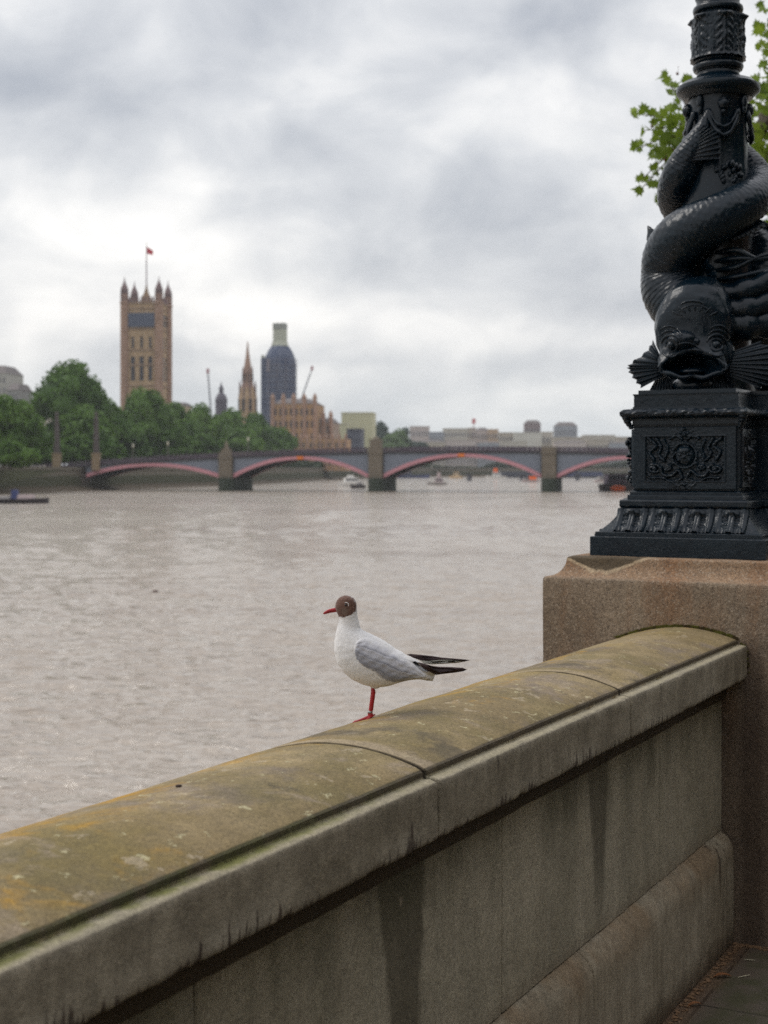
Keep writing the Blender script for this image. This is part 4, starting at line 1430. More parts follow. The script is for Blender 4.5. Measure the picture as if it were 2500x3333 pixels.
    blade([(1085, 745), (1160, 752), (1290, 740), (1400, 738), (1508, 740), (1530, 756), (1460, 769), (1340, 778), (1200, 787), (1130, 780)], 60, 40, 5, gm_, 'inner_primary', root)
    blade([(1040, 742), (1110, 760), (1190, 785), (1270, 795), (1400, 800), (1500, 808), (1540, 826), (1500, 842), (1420, 854), (1340, 862), (1240, 874), (1190, 850), (1120, 810)], -58, -30, 7, bm_, 'primary_feather', root)
    blade([(930, 705), (980, 690), (1050, 725), (1120, 770), (1200, 820), (1248, 850), (1250, 872), (1200, 880), (1120, 870), (1020, 800)], -66, -30, 9, wt_, 'tertial', root)
    blade([(1050, 880), (1120, 862), (1200, 866), (1232, 880), (1210, 938), (1150, 934), (1080, 920)], -14, -10, 10, wt_, 'tail', root)
    # bill
    rm = simple_mat('gull_red', (0.36, 0.012, 0.016), 0.38, 0.35, 60, spec=0.5)
    P = [q(*p) for p in ((306, 250), (280, 252), (250, 258), (222, 263), (195, 272), (172, 283), (152, 294))]
    Pc = crom(P, 40)
    rads = np.interp(np.linspace(0, 1, 40), [0, .15, .4, .65, .85, 1], np.array([23, 22.5, 20, 18, 12, 2]) * GS)
    V = tube(Pc, rads, 20)
    c_ = Pc[:, None, :]
    V[:, :, 1] = (V[:, :, 1] - c_[:, :, 1]) * 0.62 + c_[:, :, 1]
    mb = MB(); add_grid(mb, V)
    bill = mb.build('bill', rm, root, smooth=True)
    dm = simple_mat('gull_bill_dark', (0.10, 0.006, 0.008), 0.4, 0.3, 60)
    mb = MB()
    for sgn in (-1, 1):
        Lp = [(p[0], sgn * (r * 0.62 + .0002), p[2] - r * 0.15) for p, r in zip(Pc[2:37], rads[2:37])]
        add_grid(mb, tube(Lp, [.0006] * 35, 6))
    mb.build('gape_line', dm, bill)
    # eyes
    em, g = new_mat('gull_eye', 0.08, 0.6)
    g.put(g.b.inputs['Base Color'], (0.010, 0.004, 0.004))
    for sgn in (-1, 1):
        hit = bvh.ray_cast(Vector(q(377, 198, sgn * 300)), Vector((0, -sgn, 0)))
        dep = hit[0].y / GS
        mb = MB(); mb.ball(q(375, 199, dep * 0.93), 14.5 * GS, 10)
        eye = mb.build('eye', em, root, smooth=True)
        mb = MB()
        P = [q(377 + 24 * math.cos(a), 197 - 22 * math.sin(a), dep + sgn * 0.5 - sgn * 4 * abs(math.cos(a))) for a in np.linspace(-0.9, 2.2, 22)]
        add_grid(mb, tube(P, [(0.8 + 3.0 * math.sin((i + .5) / 22 * math.pi) ** .6) * GS for i in range(22)], 8))
        mb.build('eye_ring', wt_, eye, smooth=True)
    # leg
    fl_ = q(640, 985), q(634, 1010), q(636, 1050), q(630, 1100), q(622, 1160), q(614, 1215), q(606, 1245), q(612, 1268), q(614, 1284)
    P = crom(fl_, 60)
    rad = np.interp(np.linspace(0, 1, 60), [0, .12, .25, .5, .72, .85, 1], np.array([24, 18, 23, 22, 21.5, 26, 29]) * GS)
    mb = MB(); add_grid(mb, tube(P, rad, 16, lambda P_, a, r: 0.0003 * vnoise(np.arange(len(P_))[:, None] * .6, a[None, :] * 3, 1)))
    leg = mb.build('leg', rm, root, smooth=True)
    thigh = MB(); thigh.ball(q(655, 975), 44 * GS, 12, (1.3, 0.9, 0.9)); thigh.build('thigh_feathers', wt_, root, smooth=True)
    ringm = simple_mat('leg_ring_metal', (0.35, 0.34, 0.33), 0.35, 0.2, 30, metallic=0.8)
    mb = MB(); add_grid(mb, tube([q(611, 1228), q(607, 1240), q(606, 1250)], [23.5 * GS] * 3, 16)); mb.build('leg_ring', ringm, leg, smooth=True)
    def toes(pts, r0, r1):
        P = crom([q(*p) for p in pts], 20)
        V = tube(P, np.linspace(r0, r1, 20) * GS, 10)
        return V
    mb = MB()
    tA = [(618, 1276, 0), (560, 1298, -12), (500, 1318, -20), (440, 1338, -26)]
    tB = [(618, 1276, 0), (560, 1306, 14), (505, 1326, 34), (455, 1338, 52)]
    tC = [(618, 1276, 0), (590, 1300, -30), (555, 1318, -62), (520, 1334, -92)]
    tH = [(622, 1276, 0), (640, 1270, 4), (656, 1262, 6)]
    for t_, a, b in ((tA, 19, 9), (tB, 17, 8), (tC, 17, 8), (tH, 12, 6)):
        add_grid(mb, toes(t_, a, b))
    # webs
    for P1, P2 in ((tA, tB), (tA, tC)):
        A_, B_ = crom([q(*p) for p in P1], 8), crom([q(*p) for p in P2], 8)
        V = np.array([[A_[i] * (1 - s) + B_[i] * s for s in (0, .33, .67, 1)] for i in range(8)])
        W2 = V - np.array((0, 0, .0012))
        add_grid(mb, np.concatenate([V, W2[:, ::-1]], 1))
    mb.build('foot', rm, leg, smooth=True)
make_gull()

# ------------------------------------------------------------------ foliage
def leaf_mat(name, dark, light, scale=0.25, trans=0.25):
    m_, g = new_mat(name, 0.6, 0.25)
    info = g.node('ShaderNodeNewGeometry').outputs['Random Per Island']
    n = g.noise(g.obj, scale, 4, 0.6)
    f = g.add(g.mul(info, 0.32), g.mul(g.step(n, 0.32, 0.68), 0.6))
    c = g.mix(f, dark, light)
    g.put(g.b.inputs['Base Color'], c)
    tr = g.node('ShaderNodeBsdfTranslucent')
    g.put(tr.inputs[0], c)
    mx = g.node('ShaderNodeMixShader')
    mx.inputs[0].default_value = trans
    g.t.links.new(g.b.outputs[0], mx.inputs[1])
    g.t.links.new(tr.outputs[0], mx.inputs[2])
    g.t.links.new(mx.outputs[0], g.out.inputs[0])
    return m_
def cards(C, size, rng, shape=None, fold=0.25, flat=None):
    """scatter small leaf shapes at the rows of C"""
    if shape is None:
        shape = np.array([(-.5, -.45), (.45, -.5), (.5, .4), (-.4, .5)])
    k = len(shape)
    N = len(C)
    q = rng.randn(N, 3)
    if flat is not None:
        q = q * 0.8 + np.array(flat)
    q /= np.linalg.norm(q, axis=1)[:, None]
    r = rng.randn(N, 3)
    a = np.cross(q, r); a /= np.linalg.norm(a, axis=1)[:, None]
    b = np.cross(q, a)
    s = (size * (0.6 + 0.8 * rng.rand(N)))[:, None, None] if np.isscalar(size) else size[:, None, None]
    sx, sy = shape[:, 0][None, :, None], shape[:, 1][None, :, None]
    V = C[:, None, :] + s * (sx * a[:, None, :] + sy * b[:, None, :] + fold * np.abs(sx) * q[:, None, :])
    return V.reshape(-1, 3), k
M_BARK = simple_mat('bark', (0.10, 0.085, 0.065), 0.9, 0.45, 6, bump=0.01)
TM = [leaf_mat('foliage_deep', (0.032, 0.078, 0.012), (0.120, 0.220, 0.036), 0.16), leaf_mat('foliage_mid', (0.038, 0.088, 0.014), (0.140, 0.245, 0.040), 0.16)]

def far_tree(x, y, zb, H, W_, seed, label, n=5200, mat=None, size=0.95, depth=None):
    rng = np.random.RandomState(seed)
    root = empty('tree', (x, y, zb))
    tag(root, label, 'tree', 'plane trees along the far bank')
    r = W_ / 2
    ch = H * 0.86
    cz0 = H - ch / 2
    L = []
    nl = 26
    for k in range(nl):
        v = rng.randn(3); v /= np.linalg.norm(v)
        f = 0.62 + 0.14 * rng.rand()
        sc = 0.28 + 0.17 * rng.rand()
        wid = 1.0 - 0.35 * max(0, v[2])
        L.append((np.array([v[0] * r * f * wid, v[1] * r * f * wid, cz0 + v[2] * ch / 2 * f]), sc * r, sc * min(r, ch / 2) * 0.95))
    L.append((np.array([0, 0, cz0]), r * 0.68, ch * 0.36))
    C = []
    for c, a, b in L:
        m_ = n // nl
        v = rng.randn(m_, 3); v /= np.linalg.norm(v, axis=1)[:, None]
        rad = 0.80 + 0.28 * rng.rand(m_) ** 1.0
        C.append(c + v * rad[:, None] * np.array([a, a, b]))
    C = np.vstack(C)
    C = C[C[:, 2] > H * 0.03]
    V, k = cards(C, size, rng)
    F = np.arange(len(V)).reshape(-1, 4)
    # dense heart of the crown, so that little light comes through
    mb = MB()
    for c, a, b in L:
        mb.ball(c, 1.0, 5, (a * .82, a * .82, b * .82))
    hv = np.array(mb.v)
    tri = []
    for f in mb.f:
        if len(f) == 4: tri.append(f)
    F2 = np.array(tri) + len(V)
    mesh('crown', np.vstack([V, hv]), np.vstack([F, F2]), mat or TM[seed % 2], root)
    mb = MB()
    mb.bar((0, 0, 0), (0, 0, H * .45), W_ * .035, W_ * .02, 8)
    for k in range(4):
        a = k * 1.7 + seed
        mb.bar((0, 0, H * .22), (math.cos(a) * r * .5, math.sin(a) * r * .5, H * .6), W_ * .018, W_ * .008, 6)
    mb.build('trunk', M_BARK, root)
    return root
LANDZ = 1.4
for i, (xu, yu, wu, R, lab) in enumerate((
        (8, 856, 150, 400, 'broad green tree at the left edge of the picture, in front of the grey block'),
        (62, 905, 110, 418, 'lower green tree between the left edge and the first bridge obelisk'),
        (22, 960, 120, 385, 'low rounded tree over the river wall at the far left'),
        (152, 776, 172, 505, 'tallest dark green plane tree, left of the great square tower'),
        (178, 880, 150, 490, 'dark tree behind and between the two bridge obelisks'),
        (238, 868, 90, 540, 'small tree filling the gap left of the square tower'),
        (305, 836, 150, 560, 'full green tree standing right in front of the square tower base'),
        (268, 900, 130, 520, 'dark lower tree behind the start of the bridge'),
        (372, 872, 120, 600, 'green tree just right of the square tower foot'),
        (345, 915, 130, 560, 'lower tree behind the first bridge arch'),
        (438, 878, 110, 640, 'green tree below the thin crane'),
        (420, 925, 120, 600, 'lower tree left of the first bridge pier'),
        (500, 884, 104, 690, 'green tree in front of the slim spire'),
        (552, 892, 96, 730, 'green tree at the foot of the slim spire'),
        (520, 930, 120, 660, 'low tree behind the bridge lamp of the second arch'),
        (105, 948, 90, 470, 'low dark tree just left of the left obelisk'),
        (165, 942, 84, 476, 'low dark tree between the two obelisks'),
        (230, 945, 80, 480, 'low dark tree just right of the right obelisk'),
        (290, 948, 80, 530, 'low dark tree over the left end of the first arch'),
        (600, 922, 84, 770, 'last tree of the row, beside the brown palace front'),
        (590, 950, 90, 735, 'lowest tree at the right end of the row, behind the second arch'))):
    P = U(xu, yu, R)
    far_tree(P.x, R, LANDZ, P.z - LANDZ, wu * 1.507 / FPX * R, i + 3, lab, 5400 if wu > 120 else 4000)
# trees far off
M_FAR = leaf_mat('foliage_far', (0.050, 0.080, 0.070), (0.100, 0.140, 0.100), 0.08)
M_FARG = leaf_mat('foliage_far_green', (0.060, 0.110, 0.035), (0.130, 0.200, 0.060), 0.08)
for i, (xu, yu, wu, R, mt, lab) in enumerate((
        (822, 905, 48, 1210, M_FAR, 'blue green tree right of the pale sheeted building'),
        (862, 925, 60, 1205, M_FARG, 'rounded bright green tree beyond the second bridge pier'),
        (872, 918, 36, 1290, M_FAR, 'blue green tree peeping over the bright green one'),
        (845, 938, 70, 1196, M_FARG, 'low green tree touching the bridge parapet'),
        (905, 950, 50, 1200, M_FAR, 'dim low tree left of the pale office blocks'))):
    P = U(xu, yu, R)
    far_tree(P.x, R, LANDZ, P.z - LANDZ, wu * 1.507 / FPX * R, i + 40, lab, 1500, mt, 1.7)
    COL.objects
# low growth on the far bank seen through the arches
def bank_scrub():
    rng = np.random.RandomState(9)
    C = []
    for (x0, y0, x1, y1, n, h) in ((-90, 452, -57, 607, 5000, 5.5), (-57, 607, -31, 915, 8000, 6.5), (-31, 915, 40, 1191, 4000, 7), (40, 1195, 420, 1195, 9000, 9)):
        s = rng.rand(n)
        hh = h * (0.55 + 0.45 * vnoise(s * 30, 0, 5))
        off = rng.rand(n) * 4 + 1.2
        C.append(np.column_stack([x0 + (x1 - x0) * s - (off if y0 < 1100 else 0), y0 + (y1 - y0) * s + (off if y0 > 1100 else 0), LANDZ + rng.rand(n) * hh]))
    C = np.vstack(C)
    V, k = cards(C, 1.3, rng)
    o = mesh('bushes', V, np.arange(len(V)).reshape(-1, 4), leaf_mat('foliage_bank', (0.022, 0.040, 0.020), (0.060, 0.085, 0.040), 0.05))
    tag(o, 'mass of low green bushes along the top of the far river wall', 'bushes', kind='stuff')
bank_scrub()

# far river wall with its algae line
def river_wall():
    m_, g = new_mat('river_wall_stone', 0.9, 0.3)
    x, y, z = g.xyz(g.obj)
    n = g.noise(g.vm('MULTIPLY', g.obj, (0.12, 0.12, 0.7)), 1.0, 4, 0.6)
    zz = g.add(z, g.mul(g.sub(n, 0.5), 1.4))
    c = g.mix(g.step(zz, -1.0, 0.0), (0.055, 0.058, 0.030), (0.165, 0.145, 0.115))
    c = g.mix(g.step(zz, -2.9, -4.0), c, (0.105, 0.078, 0.052))
    g.put(g.b.inputs['Base Color'], g.mix(g.mul(n, 0.5), c, (0.05, 0.05, 0.03)))
    pts = [(-140, 165), (-117, 305), (-92, 446), (-57, 607), (-32, 920), (40, 1192), (420, 1192)]
    mb = MB()
    for i in range(len(pts) - 1):
        a, b = Vector((*pts[i], 0)), Vector((*pts[i + 1], 0))
        d = (b - a).normalized()
        nrm = Vector((d.y, -d.x, 0))
        q = [a + nrm * 5.5, b + nrm * 5.5, b + nrm * 3.5, a + nrm * 3.5]
        sec = [(6.5, WZ - 1), (4.4, WZ + .55), (1.6, WZ + 1.3), (1.1, 1.2), (1.5, 1.25), (1.5, 2.1), (0.9, 2.1), (0.9, 1.45)]
        V = np.array([[tuple(p + nrm * (s[0] - 1) + Vector((0, 0, s[1]))) for s in sec] for p in (a - d * 0.3, b + d * 0.3)])
        add_grid(mb, V, False, False)
    o = mb.build('river_wall', m_)
    tag(o, 'long grey river wall of the far bank with green algae above its muddy foreshore', 'wall')
river_wall()

# ------------------------------------------------------------------ the bridge
def make_bridge():
    B0 = Vector((-2.3, 430, 0))
    ang = math.radians(-11)
    root = empty('bridge', (B0.x, B0.y, WZ), ang)
    tag(root, 'low five arched road bridge with pink edged arches, grey spandrels and granite piers', 'bridge')
    zo = CAMH - WZ           # eye height above the bridge origin (water)
    L = 19.6
    st = [-90.5, -45.4, 0.0, 50.3, 95.7, 133.8]
    zp = lambda s: 6.30 - .000309 * (s - 25) ** 2 + zo
    pink = simple_mat('bridge_pink_paint', (0.52, 0.250, 0.280), 0.6, 0.18, 0.6)
    grey = simple_mat('bridge_grey_paint', (0.175, 0.195, 0.235), 0.6, 0.15, 0.4)
    dark = simple_mat('bridge_parapet_paint', (0.085, 0.065, 0.085), 0.6, 0.3, 1.5)
    gran = simple_mat('bridge_granite', (0.165, 0.138, 0.104), 0.85, 0.3, 0.5)
    green = simple_mat('bridge_pier_algae', (0.035, 0.046, 0.032), 0.8, 0.35, 0.6)
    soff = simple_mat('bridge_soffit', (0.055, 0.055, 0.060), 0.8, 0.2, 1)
    orange = simple_mat('navigation_light', (0.75, 0.20, 0.03), 0.5, 0.1, 1)
    for i in range(5):
        s0, s1 = st[i] + (2.3 if i else 1.0), st[i + 1] - 2.3
        mid = (s0 + s1) / 2
        zc = zp(mid) - 2.95
        zs = zo - 2.75
        S = np.linspace(s0, s1, 41)
        u = (S - mid) / ((s1 - s0) / 2)
        A = zs + (zc - zs) * (1 - np.abs(u) ** 2.05)
        def strip(y0, y1, lo, hi):
            V = []
            for s, a, b in zip(S, lo, hi):
                V.append([(s, y0, a), (s, y0, b), (s, y1, b), (s, y1, a)])
            mb = MB(); add_grid(mb, np.array(V)); return mb
        th = 0.95 + 0.25 * np.abs(u)
        strip(-.35, 0.35, A, A + th).build('arch_rib', pink, root)
        strip(L - .35, L + .35, A, A + th).build('arch_rib', pink, root)
        for k in range(1, 7):
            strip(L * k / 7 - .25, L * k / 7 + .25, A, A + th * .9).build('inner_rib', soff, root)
        strip(-.12, .12, A + th + .002, np.array([zp(s) - 1.85 for s in S])).build('spandrel', grey, root)
        strip(L - .12, L + .12, A + th + .002, np.array([zp(s) - 1.85 for s in S])).build('spandrel', grey, root)
    S = np.linspace(st[0] - 20, st[-1] + 10, 90)
    V = np.array([[(s, -.5, zp(s) - 1.84), (s, -.5, zp(s) - 1.25), (s, L + .5, zp(s) - 1.25), (s, L + .5, zp(s) - 1.84)] for s in S])
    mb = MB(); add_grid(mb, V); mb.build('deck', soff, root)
    for y in (-.42, L + .42):
        mb = MB()
        V = np.array([[(s, y - .16, zp(s) - .22), (s, y - .16, zp(s)), (s, y + .16, zp(s)), (s, y + .16, zp(s) - .22)] for s in S]); add_grid(mb, V)
        V = np.array([[(s, y - .2, zp(s) - 1.249), (s, y - .2, zp(s) - .85), (s, y + .2, zp(s) - .85), (s, y + .2, zp(s) - 1.249)] for s in S]); add_grid(mb, V)
        s = st[0] - 19
        while s < st[-1] + 9:
            mb.box(s - .30, s + .30, y - .17, y + .17, zp(s) - .849, zp(s) + .10)
            s += 1.44
        mb.build('parapet', dark, root)
    for i, s in enumerate(st):
        end = i in (0, 5)
        w_ = 2.2
        p = MB()
        poly = [(s - w_, -.9), (s - w_ * .55, -2.6), (s, -3.2), (s + w_ * .55, -2.6), (s + w_, -.9), (s + w_, L + .9), (s + w_ * .5, L + 2.6), (s - w_ * .5, L + 2.6), (s - w_, L + .9)]
        if not end:
            p.prism(poly, -3.0, zo - 2.8)
            pr = p.build('pier', green, root)
        p = MB()
        if not end:
            p.box(s - 2.0, s + 2.0, -1.5, L + 1.5, zo - 2.79, zp(s) + .12)
            p.box(s - 2.25, s + 2.25, -1.7, L + 1.7, zp(s) - 1.9, zp(s) - 1.4)
            sh = p.build('pier_shaft', gran, root)
            if i in (1, 2, 4):
                t_ = 2.4 if i == 2 else 1.1
                b = MB()
                bw = 1.7 if i == 2 else 1.2
                b.box(s - bw, s + bw, -1.4, 1.6, zp(s) + .121, zp(s) + t_)
                if i != 2:
                    b.box(s - .6, s + .6, -.6, .6, zp(s) + t_ + .001, zp(s) + t_ + 2.4, top=.3)
                else:
                    b.box(s - 1.0, s + 1.0, -1.0, 1.0, zp(s) + t_ + .001, zp(s) + t_ + .8, top=.5)
                b.build('pylon', gran, sh)
        else:
            sg = -1 if i == 0 else 1
            p.box(min(s, s + sg * 17), max(s, s + sg * 17), -1.2, L + 1.2, -3, zp(s) - 1.9)
            p.build('abutment', simple_mat('abutment_stone', (0.115, 0.098, 0.085), .9, .3, .5), root)
    for s in (-22.7, 25.1):
        mb = MB(); mb.box(s - .9, s + .9, -.75, -.36, zp(s) - 2.9, zp(s) - 2.0); mb.build('navigation_light', orange, root)
    Mw = Matrix.Translation(Vector((B0.x, B0.y, WZ))) @ Matrix.Rotation(ang, 4, 'Z')
    # lamps standing on the bridge
    lampm = simple_mat('bridge_lamp_paint', (0.16, 0.15, 0.13), .6, .2, 1)
    k = 0
    for s, lab in ((-64, 'slim pale lamp post over the first arch of the bridge'), (-39, 'slim pale lamp post just right of the first bridge pier'), (-75, 'slim pale lamp post near the left end of the bridge')):
        q = Mw @ Vector((s, .9, zp(s) - 1.24))
        r = empty('street_lamp', q)
        tag(r, lab, 'street lamp', 'lamp posts along the bridge')
        b = MB(); b.cyl(0, 0, [(.28, 0), (.28, .8), (.14, .9), (.10, 4.3), (.2, 4.4)], 8); b.build('post', lampm, r)
        b = MB(); b.cyl(0, 0, [(.22, 4.41), (.36, 5.1), (.1, 5.5)], 6); b.build('lantern', simple_mat('lantern_glass', (.55, .52, .42), .3, .1, 1), r)
    # obelisks at the near end
    ob = simple_mat('obelisk_stone', (0.085, 0.070, 0.065), .85, .3, .5)
    ped = simple_mat('obelisk_pedestal', (0.24, 0.18, 0.115), .85, .25, .8)
    for xu, R, lab in ((123, 448, 'left of the two tall dark tapering obelisks at the bridge end'), (208, 446, 'right of the two tall dark tapering obelisks at the bridge end')):
        P = U(xu, 890, R)
        r = empty('obelisk', (P.x, R, LANDZ))
        tag(r, lab, 'obelisk', 'obelisks at the bridge end')
        h = P.z - LANDZ
        b = MB(); b.box(-1.15, 1.15, -1.15, 1.15, -.3, 4.4); b.box(-1.35, 1.35, -1.35, 1.35, 4.401, 4.9); b.build('pedestal', ped, r)
        b = MB(); b.box(-.85, .85, -.85, .85, 4.901, h - 1.1, top=.58); b.build('shaft', ob, r)
        b = MB(); b.ball((0, 0, h - .55), .55, 6, (1, 1, 1.3)); b.build('finial', ob, r)
    # approach ramp parapet
    r = U(190, 1000, 448)
    b = MB()
    b.box(-44, -.2, -.4, .4, -8, 2.3)
    o = b.build('approach_wall', simple_mat('approach_stone', (0.110, 0.095, 0.082), .9, .25, .4))
    o.location = (-92.5, 450.5, 1.5 - 1.2)
    o.rotation_euler = (0, math.radians(-2), ang)
    tag(o, 'low grey wall of the road climbing to the left end of the bridge', 'wall')
make_bridge()

# ------------------------------------------------------------------ towers and buildings
def palace_stone(name, col, vscale=(0.9, 0.9, 0.16)):
    m_, g = new_mat(name, 0.9, 0.2)
    n = g.noise(g.vm('MULTIPLY', g.obj, (0.3, 0.3, 0.3)), 1.0, 4, 0.6)
    x, y, z = g.xyz(g.obj)
    v = g.noise(g.vm('MULTIPLY', g.obj, vscale), 1.0, 2, 0.5)
    c = g.mix(n, tuple(a * .72 for a in col), tuple(a * 1.25 for a in col))
    c = g.mix(g.step(v, 0.52, 0.60, 0.0, 0.35), c, tuple(a * .5 for a in col))
    g.put(g.b.inputs['Base Color'], c)
    return m_
M_GLS = simple_mat('dark_window', (0.030, 0.032, 0.045), .3, .3, 1)
M_PAL = palace_stone('palace_stone', (0.430, 0.305, 0.190))
M_PAL2 = palace_stone('palace_stone_red', (0.350, 0.225, 0.165))
M_TURR = palace_stone('turret_stone', (0.200, 0.140, 0.140))
def square_tower():
    R = 760.0
    S = 18.2
    P = U(300, 1012, R)
    root = empty('square_tower', (P.x + 2.5, R + 9, LANDZ), math.radians(-6.5))
    tag(root, 'great square gothic stone tower with spiked corner turrets and a flag', 'tower')
    z = lambda yu: CAMH + (1012 - yu) * 1.507 / FPX * R - LANDZ
    h = S / 2
    top = z(655)
    b = MB(); b.box(-h, h, -h, h, -1, top); b.build('tower_wall', M_PAL, root)
    b = MB()
    for zz in (z(835), z(790), z(758), z(712), z(690), z(668), z(656)):
        b.box(-h - .35, h + .35, -h - .35, h + .35, zz, zz + .9)
    b.build('string_course', palace_stone('course', (0.300, 0.210, 0.150)), root)
    b = MB()
    for k in range(9):
        x = -h + 1.2 + k * (2 * h - 2.4) / 8
        for sg in (-1, 1):
            b.box(x - .55, x + .55, sg * h - .3, sg * h + .3, top + .9, top + 3.6, top=.6)
            b.box(sg * h - .3, sg * h + .3, x - .55, x + .55, top + .9, top + 3.6, top=.6)
    b.build('battlement', M_TURR, root)
    def win(face, x, w_, z0, z1):
        fr = MB(); gl = MB()
        g_ = .25
        if face == 0:
            for (a, c_) in ((x - w_ / 2 - g_, x - w_ / 2), (x + w_ / 2, x + w_ / 2 + g_)):
                fr.box(a, c_, -h - .25, -h + .1, z0, z1)
            fr.box(x - w_ / 2 - g_, x + w_ / 2 + g_, -h - .27, -h + .1, z1 + .002, z1 + .5)
            gl.box(x - w_ / 2, x + w_ / 2, -h - .08, -h + .1, z0, z1)
        else:
            fr.box(h - .1, h + .27, x - w_ / 2 - g_, x + w_ / 2 + g_, z1 + .002, z1 + .5)
            gl.box(h - .1, h + .08, x - w_ / 2, x + w_ / 2, z0, z1)
        o = fr.build('window', M_PAL, root)
        gl.build('pane', M_GLS, o)
    for f in (0, 1):
        for x in (-4.6, 0, 4.6):
            win(f, x, 2.0, z(822), z(770))
            win(f, x, 1.2, z(752), z(727))
        for x in (-5.8, -2.9, 0, 2.9, 5.8):
            if f == 1:
                win(f, x, 1.9, z(703), z(678))
    blue = simple_mat('sheeting_blue', (0.090, 0.105, 0.150), .7, .3, .5)
    b = MB(); b.box(-6.9, 6.9, -h - 1.0, -h - .05, z(706), z(676)); b.build('sheeted_window_band', blue, root)
    for sx in (-1, 1):
        for sy in (-1, 1):
            b = MB()
            x, y = sx * h, sy * h
            b.cyl(x, y, [(2.15, -1), (2.15, z(657)), (2.45, z(656)), (2.45, z(652)), (2.0, z(651)), (2.0, z(634))], 8, rot=.39)
            t_ = b.build('corner_turret', M_PAL2, root)
            b = MB()
            b.cyl(x, y, [(1.5, z(634) + .01), (1.9, z(630)), (2.1, z(626)), (1.5, z(618)), (.7, z(611)), (.25, z(604)), (.12, z(597))], 8, rot=.39)
            for k in range(8):
                a = k * math.pi / 4
                b.cyl(x + 1.9 * math.cos(a), y + 1.9 * math.sin(a), [(.28, z(651)), (.28, z(632)), (.05, z(626))], 5)
            b.build('spirelet', M_TURR, t_)
    b = MB()
    b.cyl(0, 0, [(4.2, top + .2), (3.9, z(650)), (3.0, z(640)), (1.4, z(628)), (.7, z(618)), (.35, z(610))], 4, rot=.785)
    b.build('roof_pyramid', simple_mat('tower_roof', (0.230, 0.150, 0.085), .7, .3, .5), root)
    b = MB(); b.cyl(0, 0, [(.36, z(612)), (.30, z(560)), (.16, z(518))], 8)
    fp = b.build('flagpole', simple_mat('flagpole', (0.30, 0.25, 0.27), .6, .2, 1), root)
    V = np.array([[(s * 3.6, .5 * math.sin(s * 5), z(527) - s * 2.2 - t_ * (3.6 - 1.2 * s)) for t_ in np.linspace(0, 1, 6)] for s in np.linspace(0, 1, 10)])
    V2 = V + np.array((0, .06, 0))
    mb = MB(); add_grid(mb, np.concatenate([V, V2[:, ::-1]], 1))
    mb.build('flag', simple_mat('flag_cloth', (0.55, 0.075, 0.10), .8, .3, .6), fp)
square_tower()

def wrapped_tower():
    R = 1060.0
    P = U(605, 1012, R)
    root = empty('clock_tower', (P.x, R, LANDZ), math.radians(-6.5))
    tag(root, 'clock tower wrapped in dark blue scaffolding sheets with a pale covered top', 'tower')
    z = lambda yu: CAMH + (1012 - yu) * 1.507 / FPX * R - LANDZ
    m = 1.507 / FPX * R
    net, g = new_mat('scaffold_netting', .8, .2)
    x, y, zz = g.xyz(g.obj)
    n = g.noise(g.vm('MULTIPLY', g.obj, (.25, .25, .10)), 1.0, 4, .6)
    g.put(g.b.inputs['Base Color'], g.mix(g.step(n, .35, .65), (0.050, 0.068, 0.125), (0.110, 0.125, 0.175)))
    pale = simple_mat('pale_sheeting', (0.430, 0.440, 0.360), .8, .15, .3)
    purple = simple_mat('scaffold_poles', (0.145, 0.115, 0.135), .7, .3, .6)
    b = MB()
    b.cyl(0, 0, [(11.6, -1), (11.6, z(790)), (11.2, z(780)), (10.2, z(768)), (8.6, z(758)), (6.4, z(748))], 16, rot=.196)
    b.build('sheeted_shaft', net, root)
    b = MB()
    b.box(-5.4, 5.4, -5.4, 5.4, z(748) + .02, z(738), top=.85); b.box(-4.4, 4.4, -4.4, 4.4, z(738) + .02, z(712)); b.build('pale_cap', pale, root)
    b = MB(); b.box(-4.5, 4.5, -4.5, 4.5, z(712) + .02, z(699)); b.box(-3.3, 0, -4.9, -4.4, z(711), z(701)); b.build('cap_frame', simple_mat('cap_frame', (0.27, 0.28, 0.25), .8, .3, .4), root)
    b = MB()
    for k in range(13):
        x_ = -11.0 + k * 22.0 / 12
        a_ = k * math.pi / 6
        b.bar((12.2 * math.cos(a_), 12.2 * math.sin(a_), -1), (12.2 * math.cos(a_), 12.2 * math.sin(a_), z(785 if k % 2 else 775)), .14, .14, 4)
    k = 0
    zz = 2.0
    while zz < z(772):
        for j_ in range(12):
            a_, c_ = j_ * math.pi / 6, (j_ + 1) * math.pi / 6
            b.bar((12.2 * math.cos(a_), 12.2 * math.sin(a_), zz), (12.2 * math.cos(c_), 12.2 * math.sin(c_), zz), .12, .12, 4)
        zz += 4.0
    b.build('scaffolding', purple, root)
    b = MB(); b.box(-12.6, -6.0, -7.0, 7.0, 0, z(774)); b.build('side_scaffold', net, root)
    b = MB(); b.box(-7.2, -5.4, -12.6, -12.3, z(805), z(778)); b.build('sheet_gap', simple_mat('sheet_gap', (0.22, .19, .21), .7, .3, .5), root)
    b = MB(); b.box(-12.8, -10.6, -5, -3, z(774) + .01, z(768)); b.build('side_platform', pale, root)
wrapped_tower()

